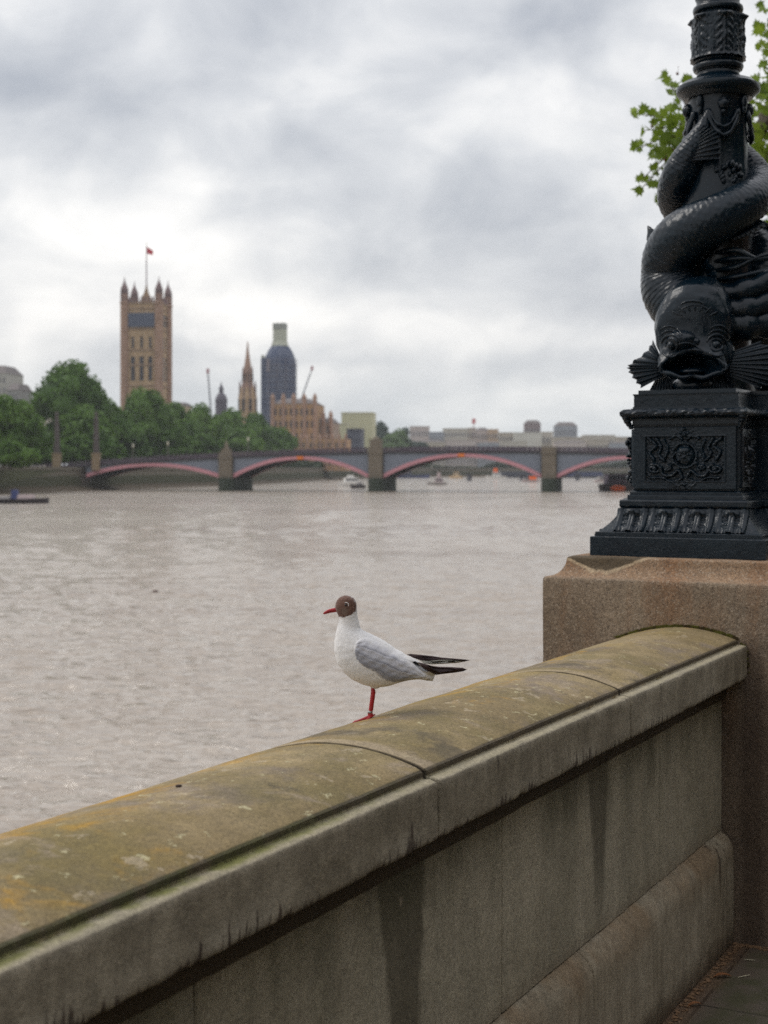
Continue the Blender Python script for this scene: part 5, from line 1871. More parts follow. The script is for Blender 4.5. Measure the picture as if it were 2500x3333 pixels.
def spire_tower():
    R = 930.0
    P = U(535, 1012, R)
    root = empty('spire', (P.x, R, LANDZ))
    tag(root, 'slim brown octagonal tower with a tall pointed spire left of the wrapped tower', 'spire')
    z = lambda yu: CAMH + (1012 - yu) * 1.507 / FPX * R - LANDZ
    m = 1.507 / FPX * R
    b = MB(); b.cyl(0, 0, [(20 * m, -1), (21 * m, z(895)), (20.5 * m, z(862)), (19 * m, z(850)), (17 * m, z(838))], 8); b.build('lantern_stage', M_PAL, root)
    b = MB(); b.cyl(0, 0, [(14 * m, z(838) + .02), (12 * m, z(828)), (10.5 * m, z(805)), (9 * m, z(796))], 8); b.build('upper_stage', M_PAL2, root)
    b = MB(); b.cyl(0, 0, [(8.5 * m, z(796) + .02), (5 * m, z(775)), (2.5 * m, z(755)), (1.0 * m, z(738))], 8); b.build('spire_cone', M_PAL2, root)
    for k in range(8):
        b = MB()
        a = k * math.pi / 4 + .39
        b.cyl(18 * m * math.cos(a), 18 * m * math.sin(a), [(1.6 * m, z(905)), (1.6 * m, z(835)), (.2 * m, z(822))], 6)
        b.cyl(11 * m * math.cos(a), 11 * m * math.sin(a), [(1.1 * m, z(835)), (1.1 * m, z(802)), (.1 * m, z(790))], 6)
        b.build('pinnacle', M_TURR, root)
    for k in range(8):
        a = k * math.pi / 4 + .39
        for (rr_, z0, z1, w_) in ((20.6, 888, 862, 2.6), (11.6, 824, 808, 1.3)):
            M = Matrix.Rotation(a, 4, 'Z')
            b = MB()
            b.box(rr_ * m * .93 - .4, rr_ * m * .93 + .5, -w_ * m, w_ * m, z(z0), z(z1), M)
            b.build('window', M_GLS, root)
spire_tower()

def small_dome():
    R = 1000.0
    P = U(478, 1012, R)
    root = empty('turret', (P.x, R, LANDZ))
    tag(root, 'small dark roof turret with a pointed cap between the crane and the spire', 'turret')
    z = lambda yu: CAMH + (1012 - yu) * 1.507 / FPX * R - LANDZ
    m = 1.507 / FPX * R
    dk = simple_mat('lead_roof', (0.095, .085, .11), .6, .3, .5)
    b = MB(); b.cyl(0, 0, [(13 * m, -1), (13 * m, z(868)), (14 * m, z(866)), (13 * m, z(862)), (11 * m, z(856)), (7 * m, z(850))], 8); b.build('drum', dk, root)
    b = MB(); b.cyl(0, 0, [(5 * m, z(850) + .02), (5 * m, z(840)), (5.6 * m, z(839)), (2 * m, z(832)), (.4 * m, z(824))], 8); b.build('cap', dk, root)
small_dome()

def crane(xu0, y0, xu1, y1, R, lab, w_=.45):
    a, b_ = U(xu0, y0, R), U(xu1, y1, R)
    root = empty('tower_crane', (a.x, R, LANDZ))
    tag(root, lab, 'crane', 'cranes behind the palace')
    o = Vector((a.x, R, LANDZ))
    red = simple_mat('crane_red', (.45, .22, .24), .6, .1, 1)
    gr = simple_mat('crane_grey', (.30, .31, .34), .6, .15, 1)
    mb = MB()
    mb.box(-.7, .7, -.7, .7, 0, a.z - LANDZ)
    mb.build('mast', gr, root)
    mb = MB()
    d = (b_ - a); n = 16
    for off in ((-w_, 0, 0), (w_, 0, 0), (0, 0, w_)):
        mb.bar(a - o + Vector(off), b_ - o + Vector(off), .20, .16, 4)
    for k in range(n):
        p = a - o + d * (k / n); q = a - o + d * ((k + 1) / n)
        mb.bar(p + Vector((-w_, 0, 0)), q + Vector((w_, 0, 0)), .12, .12, 4)
    mb.build('jib', gr, root)
    mb = MB(); mb.box(b_.x - o.x - .9, b_.x - o.x + .9, -.9, .9, b_.z - o.z - 1.0, b_.z - o.z + 2.2); mb.build('jib_head', red, root)
crane(455, 880, 449, 803, 1020, 'thin nearly upright crane jib left of the dark roof turret')
crane(651, 862, 674, 797, 1120, 'thin crane jib leaning right beside the wrapped tower')

def block(name, xu0, xu1, ytop, R, depth, mat, label, cat='building', roof=None, rows=3, cols=6, wmat=None, base=None, group=None, rz=-6, wfrac=.45, features=None):
    m = 1.507 / FPX * R
    x0, x1 = (xu0 - 829.5) * m, (xu1 - 829.5) * m
    xc, W_ = (x0 + x1) / 2, (x1 - x0)
    root = empty(name, (xc, R + depth / 2, LANDZ), math.radians(rz))
    tag(root, label, cat, group)
    h = CAMH + (1012 - ytop) * m - LANDZ
    b = MB(); b.box(-W_ / 2, W_ / 2, -depth / 2, depth / 2, -1, h); b.build('wall', mat, root)
    if roof:
        rm, rh, kind = roof
        b = MB()
        if kind == 'flat':
            b.box(-W_ / 2 - .3, W_ / 2 + .3, -depth / 2 - .3, depth / 2 + .3, h + .002, h + rh)
        elif kind == 'hip':
            b.box(-W_ / 2 - .3, W_ / 2 + .3, -depth / 2 - .3, depth / 2 + .3, h + .002, h + rh, top=.6)
        elif kind == 'dome':
            b.cyl(0, 0, [(W_ * .42, h + .002), (W_ * .46, h + rh * .3), (W_ * .38, h + rh * .7), (W_ * .15, h + rh)], 12)
        b.build('roof', rm, root)
    wm = wmat or M_GLS
    if rows and cols:
        sh, sw = h / (rows + .3), W_ / cols
        for r in range(rows):
            for c in range(cols):
                xx = -W_ / 2 + (c + .5) * sw
                z0 = (r + .35) * sh
                if h - z0 < sh * .5:
                    continue
                f = MB(); f.box(xx - sw * wfrac / 2, xx + sw * wfrac / 2, -depth / 2 - .08, -depth / 2 + .3, z0, z0 + sh * .55)
                f.build('window', wm, root)
    return root, h, W_, depth
slate = simple_mat('slate_roof', (0.150, .130, .125), .7, .25, .4)
pal_front = palace_stone('palace_front', (0.400, 0.250, 0.135), (.6, .6, .12))
def turrets(rt, h, W_, D_, n, th, mat, w_=1.3):
    root = rt
    b = MB()
    for k in range(n):
        x = -W_ / 2 + k * W_ / (n - 1)
        b.cyl(x, -D_ / 2, [(w_, 0), (w_, h + th * .55), (w_ * 1.15, h + th * .6), (.15, h + th)], 8)
    b.build('corner_turret', mat, root)
r_, h_, W_, D_ = block('palace_wing', 596, 688, 872, 900, 40, pal_front, 'tall brown gothic pavilion of the riverside palace under the wrapped tower', 'palace', (slate, 3.5, 'hip'), 5, 8)
turrets(r_, h_, W_, D_, 5, 6.5, M_PAL2)
r_, h_, W_, D_ = block('palace_wing', 689, 722, 912, 915, 40, palace_stone('palace_low', (0.330, .245, .190)), 'narrow brown palace end with a single turret beside the pale sheeted building', 'palace', (slate, 3.0, 'hip'), 4, 3)
turrets(r_, h_, W_, D_, 3, 7.5, M_PAL2)
r_, h_, W_, D_ = block('palace_wing', 640, 752, 948, 872, 24, pal_front, 'long low brown palace terrace front behind the second bridge arch', 'palace', None, 3, 14)
turrets(r_, h_, W_, D_, 9, 3.0, M_PAL2, .8)
pale = simple_mat('pale_sheet', (0.520, .500, .330), .85, .12, .15)
dkb = simple_mat('dark_blue_block', (0.055, .060, .085), .6, .3, .2)
block('sheeted_building', 741, 808, 893, 1100, 25, pale, 'pale cream sheeted building above the dark block', 'building', (simple_mat('pale_top', (.56, .54, .40), .8, .1, .2), 1.0, 'flat'), 0, 0)
block('sheeted_building', 721, 752, 917, 1060, 20, pale, 'lower pale cream sheeted block beside the brown palace end', 'building', (simple_mat('pale_top2', (.50, .48, .36), .8, .1, .2), 1.0, 'flat'), 0, 0)
block('dark_building', 752, 783, 928, 1010, 20, dkb, 'dark blue block in front of the pale sheeted building', 'building', (simple_mat('dark_parapet', (.08, .08, .10), .7, .2, 1), .8, 'flat'), 4, 4, simple_mat('blue_window', (.10, .11, .15), .3, .2, 1))
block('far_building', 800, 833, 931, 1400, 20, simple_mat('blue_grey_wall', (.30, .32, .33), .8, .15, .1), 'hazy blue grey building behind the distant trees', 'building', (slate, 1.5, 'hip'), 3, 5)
cream = simple_mat('cream_wall', (0.480, .440, .375), .85, .14, .1)
pinkw = simple_mat('pinkish_wall', (0.490, .420, .390), .85, .12, .1)
tanw = simple_mat('tan_wall', (0.420, .370, .305), .85, .14, .1)
greyw = simple_mat('grey_wall', (0.290, .305, .340), .8, .14, .1)
whitew = simple_mat('white_wall', (0.560, .540, .480), .85, .1, .1)
brnw = simple_mat('brown_dome_wall', (0.230, .175, .175), .85, .2, .1)
hw = simple_mat('hazy_window', (0.170, .165, .175), .4, .2, 1)
G_FAR = 'hazy buildings on the skyline'
for xu0, xu1, yt, R, mt, rf, rw, cl, lab in (
        (886, 928, 923, 1500, pinkw, ('flat', 1.2), 4, 8, 'pinkish pale block first on the skyline right of the trees'),
        (928, 960, 935, 1450, greyw, ('flat', 1.0), 3, 4, 'dim grey low block between the pinkish block and the wide cream block'),
        (958, 1012, 928, 1480, cream, ('flat', 1.4), 5, 11, 'wide cream office block in the middle of the skyline'),
        (1012, 1030, 926, 1520, tanw, ('flat', 1.0), 4, 3, 'narrow tan block right of the wide cream block'),
        (1030, 1056, 930, 1490, pinkw, ('hip', 3.0), 4, 6, 'pinkish block with hipped roof left of the narrow warm block'),
        (1056, 1078, 929, 1470, simple_mat('warm_wall', (.46, .33, .22), .8, .1, .1), ('flat', 1.0), 4, 4, 'warm tan block with two storeys above the parapet'),
        (1078, 1112, 936, 1440, tanw, ('flat', 1.0), 4, 6, 'dull tan block left of the white block'),
        (1112, 1172, 936, 1420, whitew, ('flat', 1.0), 0, 0, 'broad white block below the brown domed building'),
        (1134, 1169, 914, 1620, brnw, ('hip', 3.5), 3, 6, 'brown round topped building above the white block'),
        (1172, 1196, 935, 1430, cream, ('flat', 1.2), 3, 3, 'small cream block right of the white block'),
        (1199, 1248, 920, 1700, greyw, ('hip', 4.5), 4, 7, 'blue grey round topped building at the right of the skyline'),
        (1196, 1262, 946, 1400, tanw, ('flat', 1.0), 3, 9, 'low tan block below the blue grey round topped building'),
        (1262, 1330, 942, 1430, cream, ('flat', 1.2), 3, 10, 'low cream block left of the lamp pedestal'),
        (1325, 1392, 946, 1460, tanw, ('flat', 1.2), 3, 10, 'low tan block running behind the lamp pedestal'),
        (905, 962, 955, 1340, tanw, ('hip', 1.8), 2, 8, 'low tan row above the parapet left of the wide cream block'),
        (964, 1030, 952, 1345, pinkw, ('flat', .8), 2, 9, 'low pinkish row above the parapet under the wide cream block'),
        (1033, 1080, 957, 1335, greyw, ('hip', 1.5), 2, 7, 'low dark row above the parapet right of the cream block'),
        (1082, 1140, 954, 1350, cream, ('flat', .8), 2, 8, 'low cream row above the parapet left of the right hand pier'),
        (1200, 1268, 955, 1340, pinkw, ('hip', 1.6), 2, 9, 'low pinkish row above the parapet right of the right hand pier'),
        (1270, 1318, 951, 1350, tanw, ('flat', .8), 2, 7, 'low tan row above the parapet close to the lamp pedestal'),
        (1320, 1392, 957, 1335, greyw, ('hip', 1.6), 2, 9, 'low grey row above the parapet running behind the lamp pedestal')):
    kind, rh = rf
    rmat = slate if kind == 'hip' else (brnw if mt is brnw else mt)
    block('far_building', xu0, xu1, yt, R, 22, mt, lab, 'building', (rmat, rh, kind), rw, cl, hw, None, G_FAR, rz=-3, wfrac=.5)
r_, h_, W_, D_ = block('grey_building', -40, 20, 806, 900, 30, simple_mat('grey_block', (.400, .385, .345), .85, .15, .15), 'pale grey block rising behind the trees at the left edge', 'building', (slate, 5, 'hip'), 9, 6, hw)
block('grey_building', 20, 44, 842, 880, 25, simple_mat('grey_block2', (.24, .235, .225), .85, .15, .15), 'lower dark grey block beside the one at the left edge', 'building', (slate, 4, 'hip'), 7, 3, hw)
block('cream_building', 55, 110, 885, 820, 20, cream, 'low cream building showing between the leftmost trees and the tallest tree', 'building', (slate, 4, 'hip'), 5, 6, hw)
block('tan_building', 384, 400, 876, 860, 20, simple_mat('tan_b', (.42, .34, .24), .85, .15, .15), 'narrow tan building top right of the square tower', 'building', (slate, 2, 'hip'), 5, 3, hw)
# small red mast on the skyline
P = U(1023, 925, 1500)
r = empty('mast', (P.x, 1500, LANDZ)); tag(r, 'tiny red topped mast on the skyline above the cream block', 'mast')
h = CAMH + (1012 - 915) * 1.507 / FPX * 1500 - LANDZ
b = MB(); b.cyl(0, 0, [(.5, 0), (.4, h)], 6); b.build('pole', simple_mat('mast_pole', (.4, .3, .32), .6, .1, 1), r)
b = MB(); b.box(-1.5, 2.0, -.3, .3, h + .01, h + 5); b.build('banner', simple_mat('mast_red', (.55, .12, .13), .7, .1, 1), r)

# ------------------------------------------------------------------ boats
def boat(name, xu, R, length, beam, label, hull, cabin=None, cabmat=None, group=None, rz=0.0, hh=1.0, cabins=None, extra=None, cat='boat'):
    x = (xu - 829.5) * 1.507 / FPX * R
    root = empty(name, (x, R, WZ - .05), math.radians(rz))
    tag(root, label, cat, group)
    L_, B_ = length / 2, beam / 2
    S = np.linspace(-1, 1, 15)
    V = []
    for s in S:
        w_ = B_ * (1 - max(0, s) ** 2.6 * .92) * (1 - max(0, -s) ** 4 * .25)
        sh = hh * (1 + .25 * max(0, s) ** 2)
        V.append([(s * L_, -w_ * .6, -.35), (s * L_ * 1.03, -w_, sh), (s * L_ * 1.03, w_, sh), (s * L_, w_ * .6, -.35)])
    mb = MB(); add_grid(mb, np.array(V)); mb.build('hull', hull, root)
    for (x0, x1, y1, z0, z1, mt, nm) in (cabins or []):
        mb = MB(); mb.box(x0 * L_, x1 * L_, -y1 * B_, y1 * B_, hh * z0 if z0 else hh + .01, z1, top=.9); c = mb.build(nm, mt, root)
        if nm == 'cabin':
            mb = MB(); mb.box(x0 * L_ * .92, x1 * L_ * .92, -y1 * B_ - .03, y1 * B_ + .03, hh + (z1 - hh) * .45, hh + (z1 - hh) * .78, top=.93); mb.build('window', M_GLS, c)
    if extra:
        mb = MB(); mb.cyl(0, 0, [(.08, hh), (.05, extra)], 6); mb.build('mast', simple_mat('boat_mast', (.5, .5, .5), .5, .1, 1), root)
    return root
wh = simple_mat('boat_white', (.68, .67, .64), .5, .08, .5)
dkh = simple_mat('boat_dark_hull', (.045, .040, .045), .5, .3, .5)
blh = simple_mat('boat_blue', (.045, .060, .16), .6, .3, .8)
orh = simple_mat('boat_orange', (.80, .13, .015), .55, .1, .5)
pal_ = simple_mat('boat_grey', (.33, .31, .30), .6, .2, .5)
pnk = simple_mat('boat_pinkish', (.44, .36, .36), .6, .15, .5)
boat('barge', 30, 282, 13.0, 3.6, 'low dark barge moored at the left edge of the river with a blue cover', dkh, rz=4, hh=.95,
     cabins=[(.12, .60, .7, 0, 1.75, pnk, 'tarpaulin'), (-.05, .119, .7, 0, 2.7, blh, 'blue_cover'), (-.75, -.08, .6, 0, 1.5, pal_, 'deck_load')], cat='barge')
boat('motor_boat', 756, 545, 9.0, 3.2, 'white cabin boat moored left of the middle bridge pier', wh, rz=200, hh=1.5, cabins=[(-.7, .5, .8, 0, 3.4, wh, 'cabin'), (-.3, .2, .5, 3.41 / 1.5, 4.3, wh, 'wheelhouse')])
boat('motor_boat', 773, 500, 5.0, 2.6, 'small dark boat against the middle bridge pier', dkh, rz=190, hh=1.2, cabins=[(-.6, .2, .7, 0, 2.0, pal_, 'cabin')])
boat('motor_boat', 944, 600, 8.0, 3.0, 'grey boat with a raised wheelhouse under the middle arch', pal_, rz=185, hh=1.1, cabins=[(-.6, .25, .7, 0, 2.8, pnk, 'cabin'), (-.35, .0, .5, 2.81 / 1.1, 5.2, pnk, 'wheelhouse')])
boat('motor_boat', 1147, 730, 8.5, 3.0, 'pale boat with a bright orange stern left of the right hand bridge pier', pnk, rz=8, hh=1.2, cabins=[(-.2, .6, .85, 0, 3.0, orh, 'orange_cover'), (-.9, -.3, .7, 0, 2.2, pal_, 'cabin')])
boat('motor_boat', 1340, 440, 12.5, 4.6, 'dark workboat with a big orange float beside the lamp pedestal', dkh, rz=12, hh=2.2, cabins=[(-.75, .5, .8, 0, 5.2, simple_mat('boat_dark_cabin', (.075, .055, .085), .6, .3, .5), 'cabin')])
b = MB(); x = (1337 - 829.5) * 1.507 / FPX * 432
b.ball((0, 0, .8), 1.0, 8, (2.3, 1.0, .95)); o = b.build('float', orh, None, True); o.location = (x, 434, WZ); tag(o, 'bright orange float on the water in front of the dark workboat', 'float')
boat('motor_boat', 1299, 740, 7.0, 2.6, 'small pinkish boat far off between the right arch and the lamp', pnk, rz=20, hh=1.0, cabins=[(-.5, .4, .8, 0, 2.8, pal_, 'cabin')])
boat('motor_boat', 985, 1010, 9.0, 3.0, 'little cream boat in the distance under the crown of the middle arch', simple_mat('boat_cream', (.62, .46, .28), .6, .1, .5), rz=180, hh=1.4, cabins=[(-.5, .4, .8, 0, 4.2, simple_mat('boat_cream2', (.66, .50, .30), .6, .1, .5), 'cabin')])
boat('motor_boat', 1071, 1000, 14.0, 3.6, 'white and orange boat far off in the right half of the middle arch', wh, rz=185, hh=1.6, cabins=[(-.5, .3, .8, 0, 4.2, wh, 'cabin'), (-.15, .2, .6, 4.21 / 1.6, 7.0, orh, 'funnel')])
boat('pontoon', 875, 1050, 34.0, 5.0, 'long dark blue pontoon moored far upstream inside the left of the middle arch', blh, rz=0, hh=2.0, cabins=[(-.9, .3, .8, 0, 5.5, dkb, 'cabin')], cat='pontoon')
boat('pontoon', 1120, 1080, 40.0, 5.0, 'long dark pontoon far off at the right of the middle arch', dkb, rz=0, hh=1.8, cabins=[(-.8, .6, .8, 0, 4.6, dkb, 'cabin')], cat='pontoon')
boat('pontoon', 1262, 1050, 38.0, 5.0, 'long dark pontoon far off under the right hand arch', dkb, rz=0, hh=1.8, cabins=[(-.8, .7, .8, 0, 4.4, blh, 'cabin')], cat='pontoon')
for xu, R, lab in ((1014, 800, 'dark mooring pile under the middle of the bridge'), (1128, 820, 'dark mooring pile left of the right hand bridge pier'), (1248, 830, 'dark mooring pile under the right hand arch')):
    x = (xu - 829.5) * 1.507 / FPX * R
    r = empty('mooring_pile', (x, R, WZ - 1)); tag(r, lab, 'pile', 'mooring piles in mid river')
    b = MB(); b.cyl(-.7, 0, [(.6, 0), (.6, 5.0)], 8); b.cyl(.7, .5, [(.6, 0), (.55, 4.6)], 8); b.build('pile_post', dkb, r)
    b = MB(); b.box(-1.8, 1.8, -.9, 1.2, 4.0, 4.5); b.build('collar', dkh, r)
# drifting wood in the near river
Pd = U(335, 1281, 79.5)
b = MB(); b.bar((-.17, 0, .02), (.17, .03, .05), .06, .04, 8); b.ball((.02, 0, .07), .07, 5, (1.4, .8, .8))
o = b.build('driftwood', simple_mat('wet_wood', (.10, .05, .04), .6, .3, 20)); o.location = (Pd.x, 79.5, WZ + .03)
tag(o, 'small dark piece of driftwood floating alone on the open river', 'driftwood')

# ------------------------------------------------------------------ near tree with lobed leaves
LEAF = np.array([(0, -.50), (.10, -.36), (.42, -.40), (.30, -.18), (.56, .02), (.26, .08), (.30, .34), (.12, .24), (0, .58), (-.12, .24), (-.30, .34), (-.26, .08), (-.56, .02), (-.30, -.18), (-.42, -.40), (-.10, -.36)])
def near_tree():
    trunk0 = Vector((8.6, 11.2, 0))
    root = empty('plane_tree', trunk0)
    tag(root, 'overhanging plane tree with lobed yellow green leaves behind the lamp standard', 'tree')
    rng = np.random.RandomState(12)
    D = 13.0
    def PX(x, y, d): return np.array(((x - 1250) / FPX * d, d, CAMH + (1525 - y) / FPX * d))
    left = [(2165, 262, 22), (2190, 300, 26), (2195, 345, 26), (2240, 255, 18), (2078, 372, 20), (2105, 362, 16), (2140, 375, 26), (2180, 390, 40), (2215, 420, 50), (2095, 425, 14), (2150, 430, 34), (2190, 470, 42), (2078, 468, 13), (2068, 488, 12),
            (2130, 490, 26), (2170, 520, 34), (2210, 560, 44), (2140, 548, 24), (2082, 588, 16), (2108, 585, 14), (2082, 622, 14), (2140, 600, 20), (2165, 610, 22), (2150, 650, 12), (2205, 625, 26), (2240, 520, 60), (2260, 620, 50), (2300, 450, 70), (2300, 560, 60)]
    right = [(2492, 25, 20), (2488, 95, 24), (2475, 82, 16), (2492, 160, 26), (2480, 150, 16), (2478, 200, 18), (2496, 220, 22), (2490, 270, 40), (2470, 300, 28), (2500, 330, 50), (2455, 350, 24), (2460, 400, 30), (2445, 440, 26), (2480, 450, 50),
             (2460, 500, 40), (2500, 520, 50), (2480, 570, 50), (2500, 620, 50), (2500, 700, 40), (2504, 760, 24), (2500, 1030, 10), (2498, 1110, 14), (2502, 1160, 14)]
    C = []
    for (x, y, r), in zip(left + right):
        n = max(3, int(1.5 * (r / 11.5) ** 2))
        a = rng.rand(n) * 6.28; q = np.sqrt(rng.rand(n)) * r
        for k in range(n):
            C.append(PX(x + q[k] * math.cos(a[k]), y + q[k] * math.sin(a[k]), D + rng.uniform(-.5, .5)))
    for k in range(1500):
        x = 2530 + 1100 * rng.rand(); y = 1250 * rng.rand() - 150
        if abs(y - 380) > 60 + (x - 2530) * .75 and vnoise(x / 90., y / 90., 4) < 0.1:
            continue
        C.append(PX(x, y, D + rng.uniform(-.9, .9)))
    n_in = len(C)
    # the rest of the crown, to the right of and above the view
    for k in range(2600):
        v = rng.randn(3); v /= np.linalg.norm(v)
        rr_ = 0.72 + 0.3 * rng.rand()
        p = np.array([8.9, 12.2, 7.2]) + v * rr_ * np.array([4.6, 3.8, 3.6])
        if p[0] / p[1] * FPX + 1250 < 2545 or p[2] < 2.4:
            continue
        C.append(p)
    C = np.array(C)
    size = np.where(np.arange(len(C)) < n_in, 0.098 * (0.75 + 0.5 * rng.rand(len(C))), 0.15 * (0.8 + .4 * rng.rand(len(C))))
    V, k = cards(C, size, rng, LEAF, 0.35, flat=(0.25, -0.85, 0.35))
    F = np.arange(len(V)).reshape(-1, k)
    lm = leaf_mat('plane_leaves', (0.085, 0.140, 0.014), (0.280, 0.385, 0.045), 1.3, 0.42)
    mesh('crown', V - np.array(trunk0), F, lm, root)
    mb = MB()
    def br(pts, r0, r1):
        P = crom([Vector(p) - trunk0 for p in pts], 24)
        add_grid(mb, tube(P, np.linspace(r0, r1, 24), 8))
    br([trunk0 + Vector((0, 0, -.1)), trunk0 + Vector((.05, .1, 2)), trunk0 + Vector((-.1, .3, 4.2)), trunk0 + Vector((.2, .6, 8.5))], .30, .12)
    mb.build('trunk', M_BARK, root)
    mb = MB()
    A = Vector(PX(2620, 330, D)); S = trunk0 + Vector((-.05, .25, 3.6))
    br([S, Vector((6.2, 12.4, 4.9)), A, Vector(PX(2480, 415, D)), Vector(PX(2380, 440, D)), Vector(PX(2290, 450, D))], .12, .028)
    hub = Vector(PX(2290, 450, D))
    for (x, y) in ((2165, 262), (2190, 345), (2078, 372), (2095, 425), (2070, 485), (2082, 590), (2082, 620), (2150, 648), (2205, 560)):
        e = Vector(PX(x, y, D)); m_ = (hub + e) / 2 + Vector((0, 0, .06))
        br([hub, m_, e], .012, .003)
    hub2 = Vector(PX(2560, 330, D))
    br([A, hub2, Vector(PX(2520, 200, D)), Vector(PX(2500, 60, D))], .03, .008)
    for (x, y) in ((2488, 95), (2478, 200), (2470, 300), (2460, 400), (2460, 500), (2480, 570), (2500, 620), (2495, 700)):
        e = Vector(PX(x, y, D)); br([hub2, (hub2 + e) / 2 + Vector((0, 0, .04)), e], .014, .004)
    br([S, Vector((5.6, 12.8, 3.9)), Vector(PX(2600, 800, D)), Vector(PX(2520, 1020, D)), Vector(PX(2500, 1160, D))], .06, .005)
    mb.build('branch', M_BARK, root)
    sbm = simple_mat('seed_ball', (.10, .03, .015), .9, .3, 50)
    for (x, y) in ((2210, 355), (2192, 488), (2165, 520), (2118, 598), (2122, 412), (2205, 240), (2230, 300)):
        p = Vector(PX(x, y, D - .2)) - trunk0
        mb = MB(); mb.ball(p, .013, 5); mb.bar(p, p + Vector((.01, 0, .07)), .0015, .0015, 4)
        mb.build('seed_ball', sbm, root, True)
near_tree()

# ------------------------------------------------------------------ litter on the paving and the coping
dead = simple_mat('dead_leaf_brown', (0.210, 0.085, 0.030), .8, .35, 60)
straw = simple_mat('straw', (0.420, 0.380, 0.270), .8, .2, 60)
def at_ground(px, py):
    s = CAMH / ((py - 1525) / FPX)
    return Vector(((px - 1250) / FPX * s, s, 0.0))
rg = random.Random(4)
for (px, py, L_, w_, a, mt, nm, lab) in (
        (2352, 3182, .060, .018, 5, dead, 'dead_leaf', 'curled orange brown leaf lying on the paving near the picture edge'),
        (2262, 3275, .050, .012, 20, dead, 'dead_leaf', 'small brown leaf on the paving close to the foot of the wall'),
        (2440, 3127, .036, .0030, -12, straw, 'straw', 'pale straw on the paving farther from the camera than the other'),
        (2422, 3180, .052, .0030, 28, straw, 'straw', 'pale straw lying slantwise beside the orange brown leaf')):
    p = at_ground(px, py)
    P = np.linspace(-1, 1, 14)
    V = []
    for s in P:
        ww = w_ * (1 - abs(s) ** 2.2) ** .8 * .5 + .0008
        zc = .004 + .006 * (1 - s * s) if mt is dead else .003
        V.append([(s * L_ / 2, -ww, zc + ww * .4), (s * L_ / 2, 0, zc), (s * L_ / 2, ww, zc + ww * .4), (s * L_ / 2, ww, zc + ww * .4 - .0012), (s * L_ / 2, 0, zc - .0012), (s * L_ / 2, -ww, zc + ww * .4 - .0012)])
    mb = MB(); add_grid(mb, np.array(V)); o = mb.build(nm, mt); o.location = p; o.rotation_euler = (0, 0, math.radians(a))
    tag(o, lab, 'leaf' if mt is dead else 'straw')
# fine litter along the foot of the wall
mb = MB()
for k in range(420):
    t = rg.uniform(3.2, 5.14); D = 1.290 - abs(rg.gauss(0, .016))
    if rg.random() < .35:
        t = 5.14 - abs(rg.gauss(0, .02)); D = rg.uniform(1.02, 1.29)
    r = rg.uniform(.0015, .006)
    p = E(t, D, r * .5)
    mb.ball(p, r, 3, (rg.uniform(.8, 2.2), rg.uniform(.8, 1.8), .5))
o = mb.build('litter', simple_mat('litter_brown', (0.200, 0.120, 0.065), .9, .6, 120))
tag(o, 'brown crumbs of dead leaves gathered along the foot of the wall', 'litter', kind='stuff')
# dropping-sized dark crumb on the coping
def on_coping(px, py):
    dx_, dz_ = (px - 1250) / FPX, (py - 1525) / FPX
    for s in np.linspace(1.2, 5, 8000):
        x, y, H = dx_ * s, s, dz_ * s
        D = -x * CT + y * ST
        if 1.285 < D < 1.71 and H >= CAMH - arcH(D):
            return Vector((x, y, CAMH - H))
    return Vector((0, 3, 1))
p = on_coping(581, 2563)
mb = MB(); mb.ball((0, 0, .0025), .0036, 5, (1.6, 1.0, .8)); mb.ball((.0035, .001, .003), .0025, 4)
o = mb.build('pebble', simple_mat('crumb_dark', (.045, .028, .022), .8, .3, 200), None, True); o.location = p
tag(o, 'tiny dark crumb lying on the lichen covered coping at lower left', 'crumb')

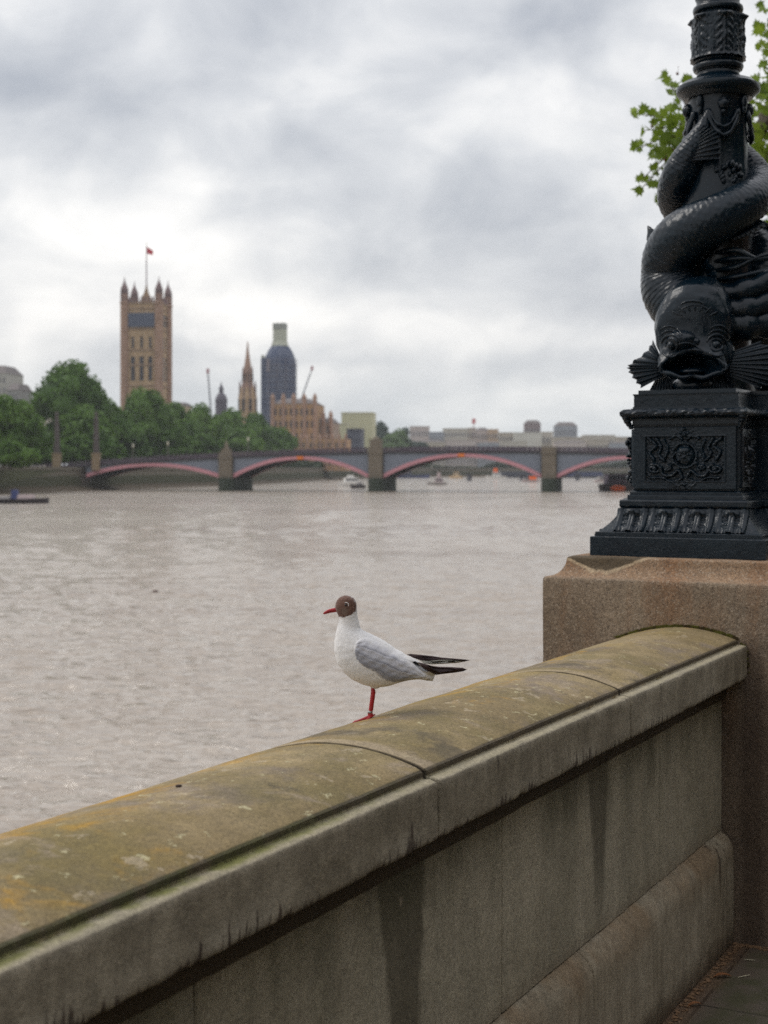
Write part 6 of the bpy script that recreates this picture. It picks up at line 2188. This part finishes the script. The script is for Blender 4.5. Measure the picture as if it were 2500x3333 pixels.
# ------------------------------------------------------------------ unseen promenade behind the viewer: trees and building added to darken wall and iron
def unseen_walk_tree(t, d, H, W_, seed, label):
    rng = np.random.RandomState(seed)
    p = E(t, d)
    root = empty('unseen_promenade_tree', p)
    tag(root, label, 'tree', 'unseen plane trees added along the promenade for shade')
    C = []
    for k in range(16):
        v = rng.randn(3); v /= np.linalg.norm(v)
        c = np.array([v[0] * W_ * .30, v[1] * W_ * .30, H * .64 + v[2] * H * .20])
        u_ = rng.randn(170, 3); u_ /= np.linalg.norm(u_, axis=1)[:, None]
        C.append(c + u_ * (0.6 + .5 * rng.rand(170, 1)) * np.array([W_ * .22, W_ * .22, H * .15]))
    V, k = cards(np.vstack(C), .42, rng, LEAF, .3)
    mesh('crown', V, np.arange(len(V)).reshape(-1, k), PLM, root)
    mb = MB(); mb.bar((0, 0, 0), (0, 0, H * .55), .32, .2, 10)
    for k in range(4):
        a = k * 1.6
        mb.bar((0, 0, H * .33), (math.cos(a) * W_ * .3, math.sin(a) * W_ * .3, H * .66), .14, .05, 8)
    mb.build('trunk', M_BARK, root)
PLM = leaf_mat('promenade_leaves', (0.045, 0.075, 0.014), (0.14, 0.19, 0.035), 1.3, 0.3)
for t_, d_, s_, lab in ((-12, -9, 3, 'unseen promenade plane tree behind the viewer, added for shade, farthest from the lamp'), (-1.5, -9.5, 5, 'unseen promenade plane tree beside the viewer, added for shade'), (8.0, -8.5, 7, 'unseen promenade plane tree between the viewer and the overhanging one, added for shade')):
    unseen_walk_tree(t_, d_, 10.5, 9.0, s_, lab)
root = empty('unseen_long_building', E(0, -38), EROT)  # out of view, added to keep bright sky off the iron and wall
tag(root, 'unseen long brick building behind the viewer, added to darken the wall and the iron', 'building')
bw_ = simple_mat('brick_front', (0.22, .15, .11), .9, .2, 1.5)
b = MB(); b.box(-60, 60, -10, 0, -.2, 19); b.build('wall', bw_, root)
b = MB(); b.box(-61, 61, -10.5, .5, 19.002, 22, top=.96); b.build('roof', slate, root)
for r_ in range(4):
    for c_ in range(20):
        b = MB(); b.box(-57 + c_ * 5.9, -55 + c_ * 5.9, -.05, .08, 1.6 + r_ * 4.4, 4.4 + r_ * 4.4); b.build('window', M_GLS, root)

# ------------------------------------------------------------------ the damp air over the river
hz = bpy.data.materials.new('haze')
hz.use_nodes = True
hz.node_tree.nodes.clear()
g = G(hz.node_tree)
v = g.node('ShaderNodeVolumePrincipled')
v.inputs['Color'].default_value = (0.94, 0.97, 1.0, 1)
v.inputs['Density'].default_value = 0.00011
v.inputs['Anisotropy'].default_value = 0.0
o = g.node('ShaderNodeOutputMaterial')
hz.node_tree.links.new(v.outputs[0], o.inputs['Volume'])
b = MB(); b.box(-2700, 2700, -1000, 3600, WZ - 9, 150)
o = b.build('haze', hz)
tag(o, 'faint pale haze that fades the far bank', kind='stuff')
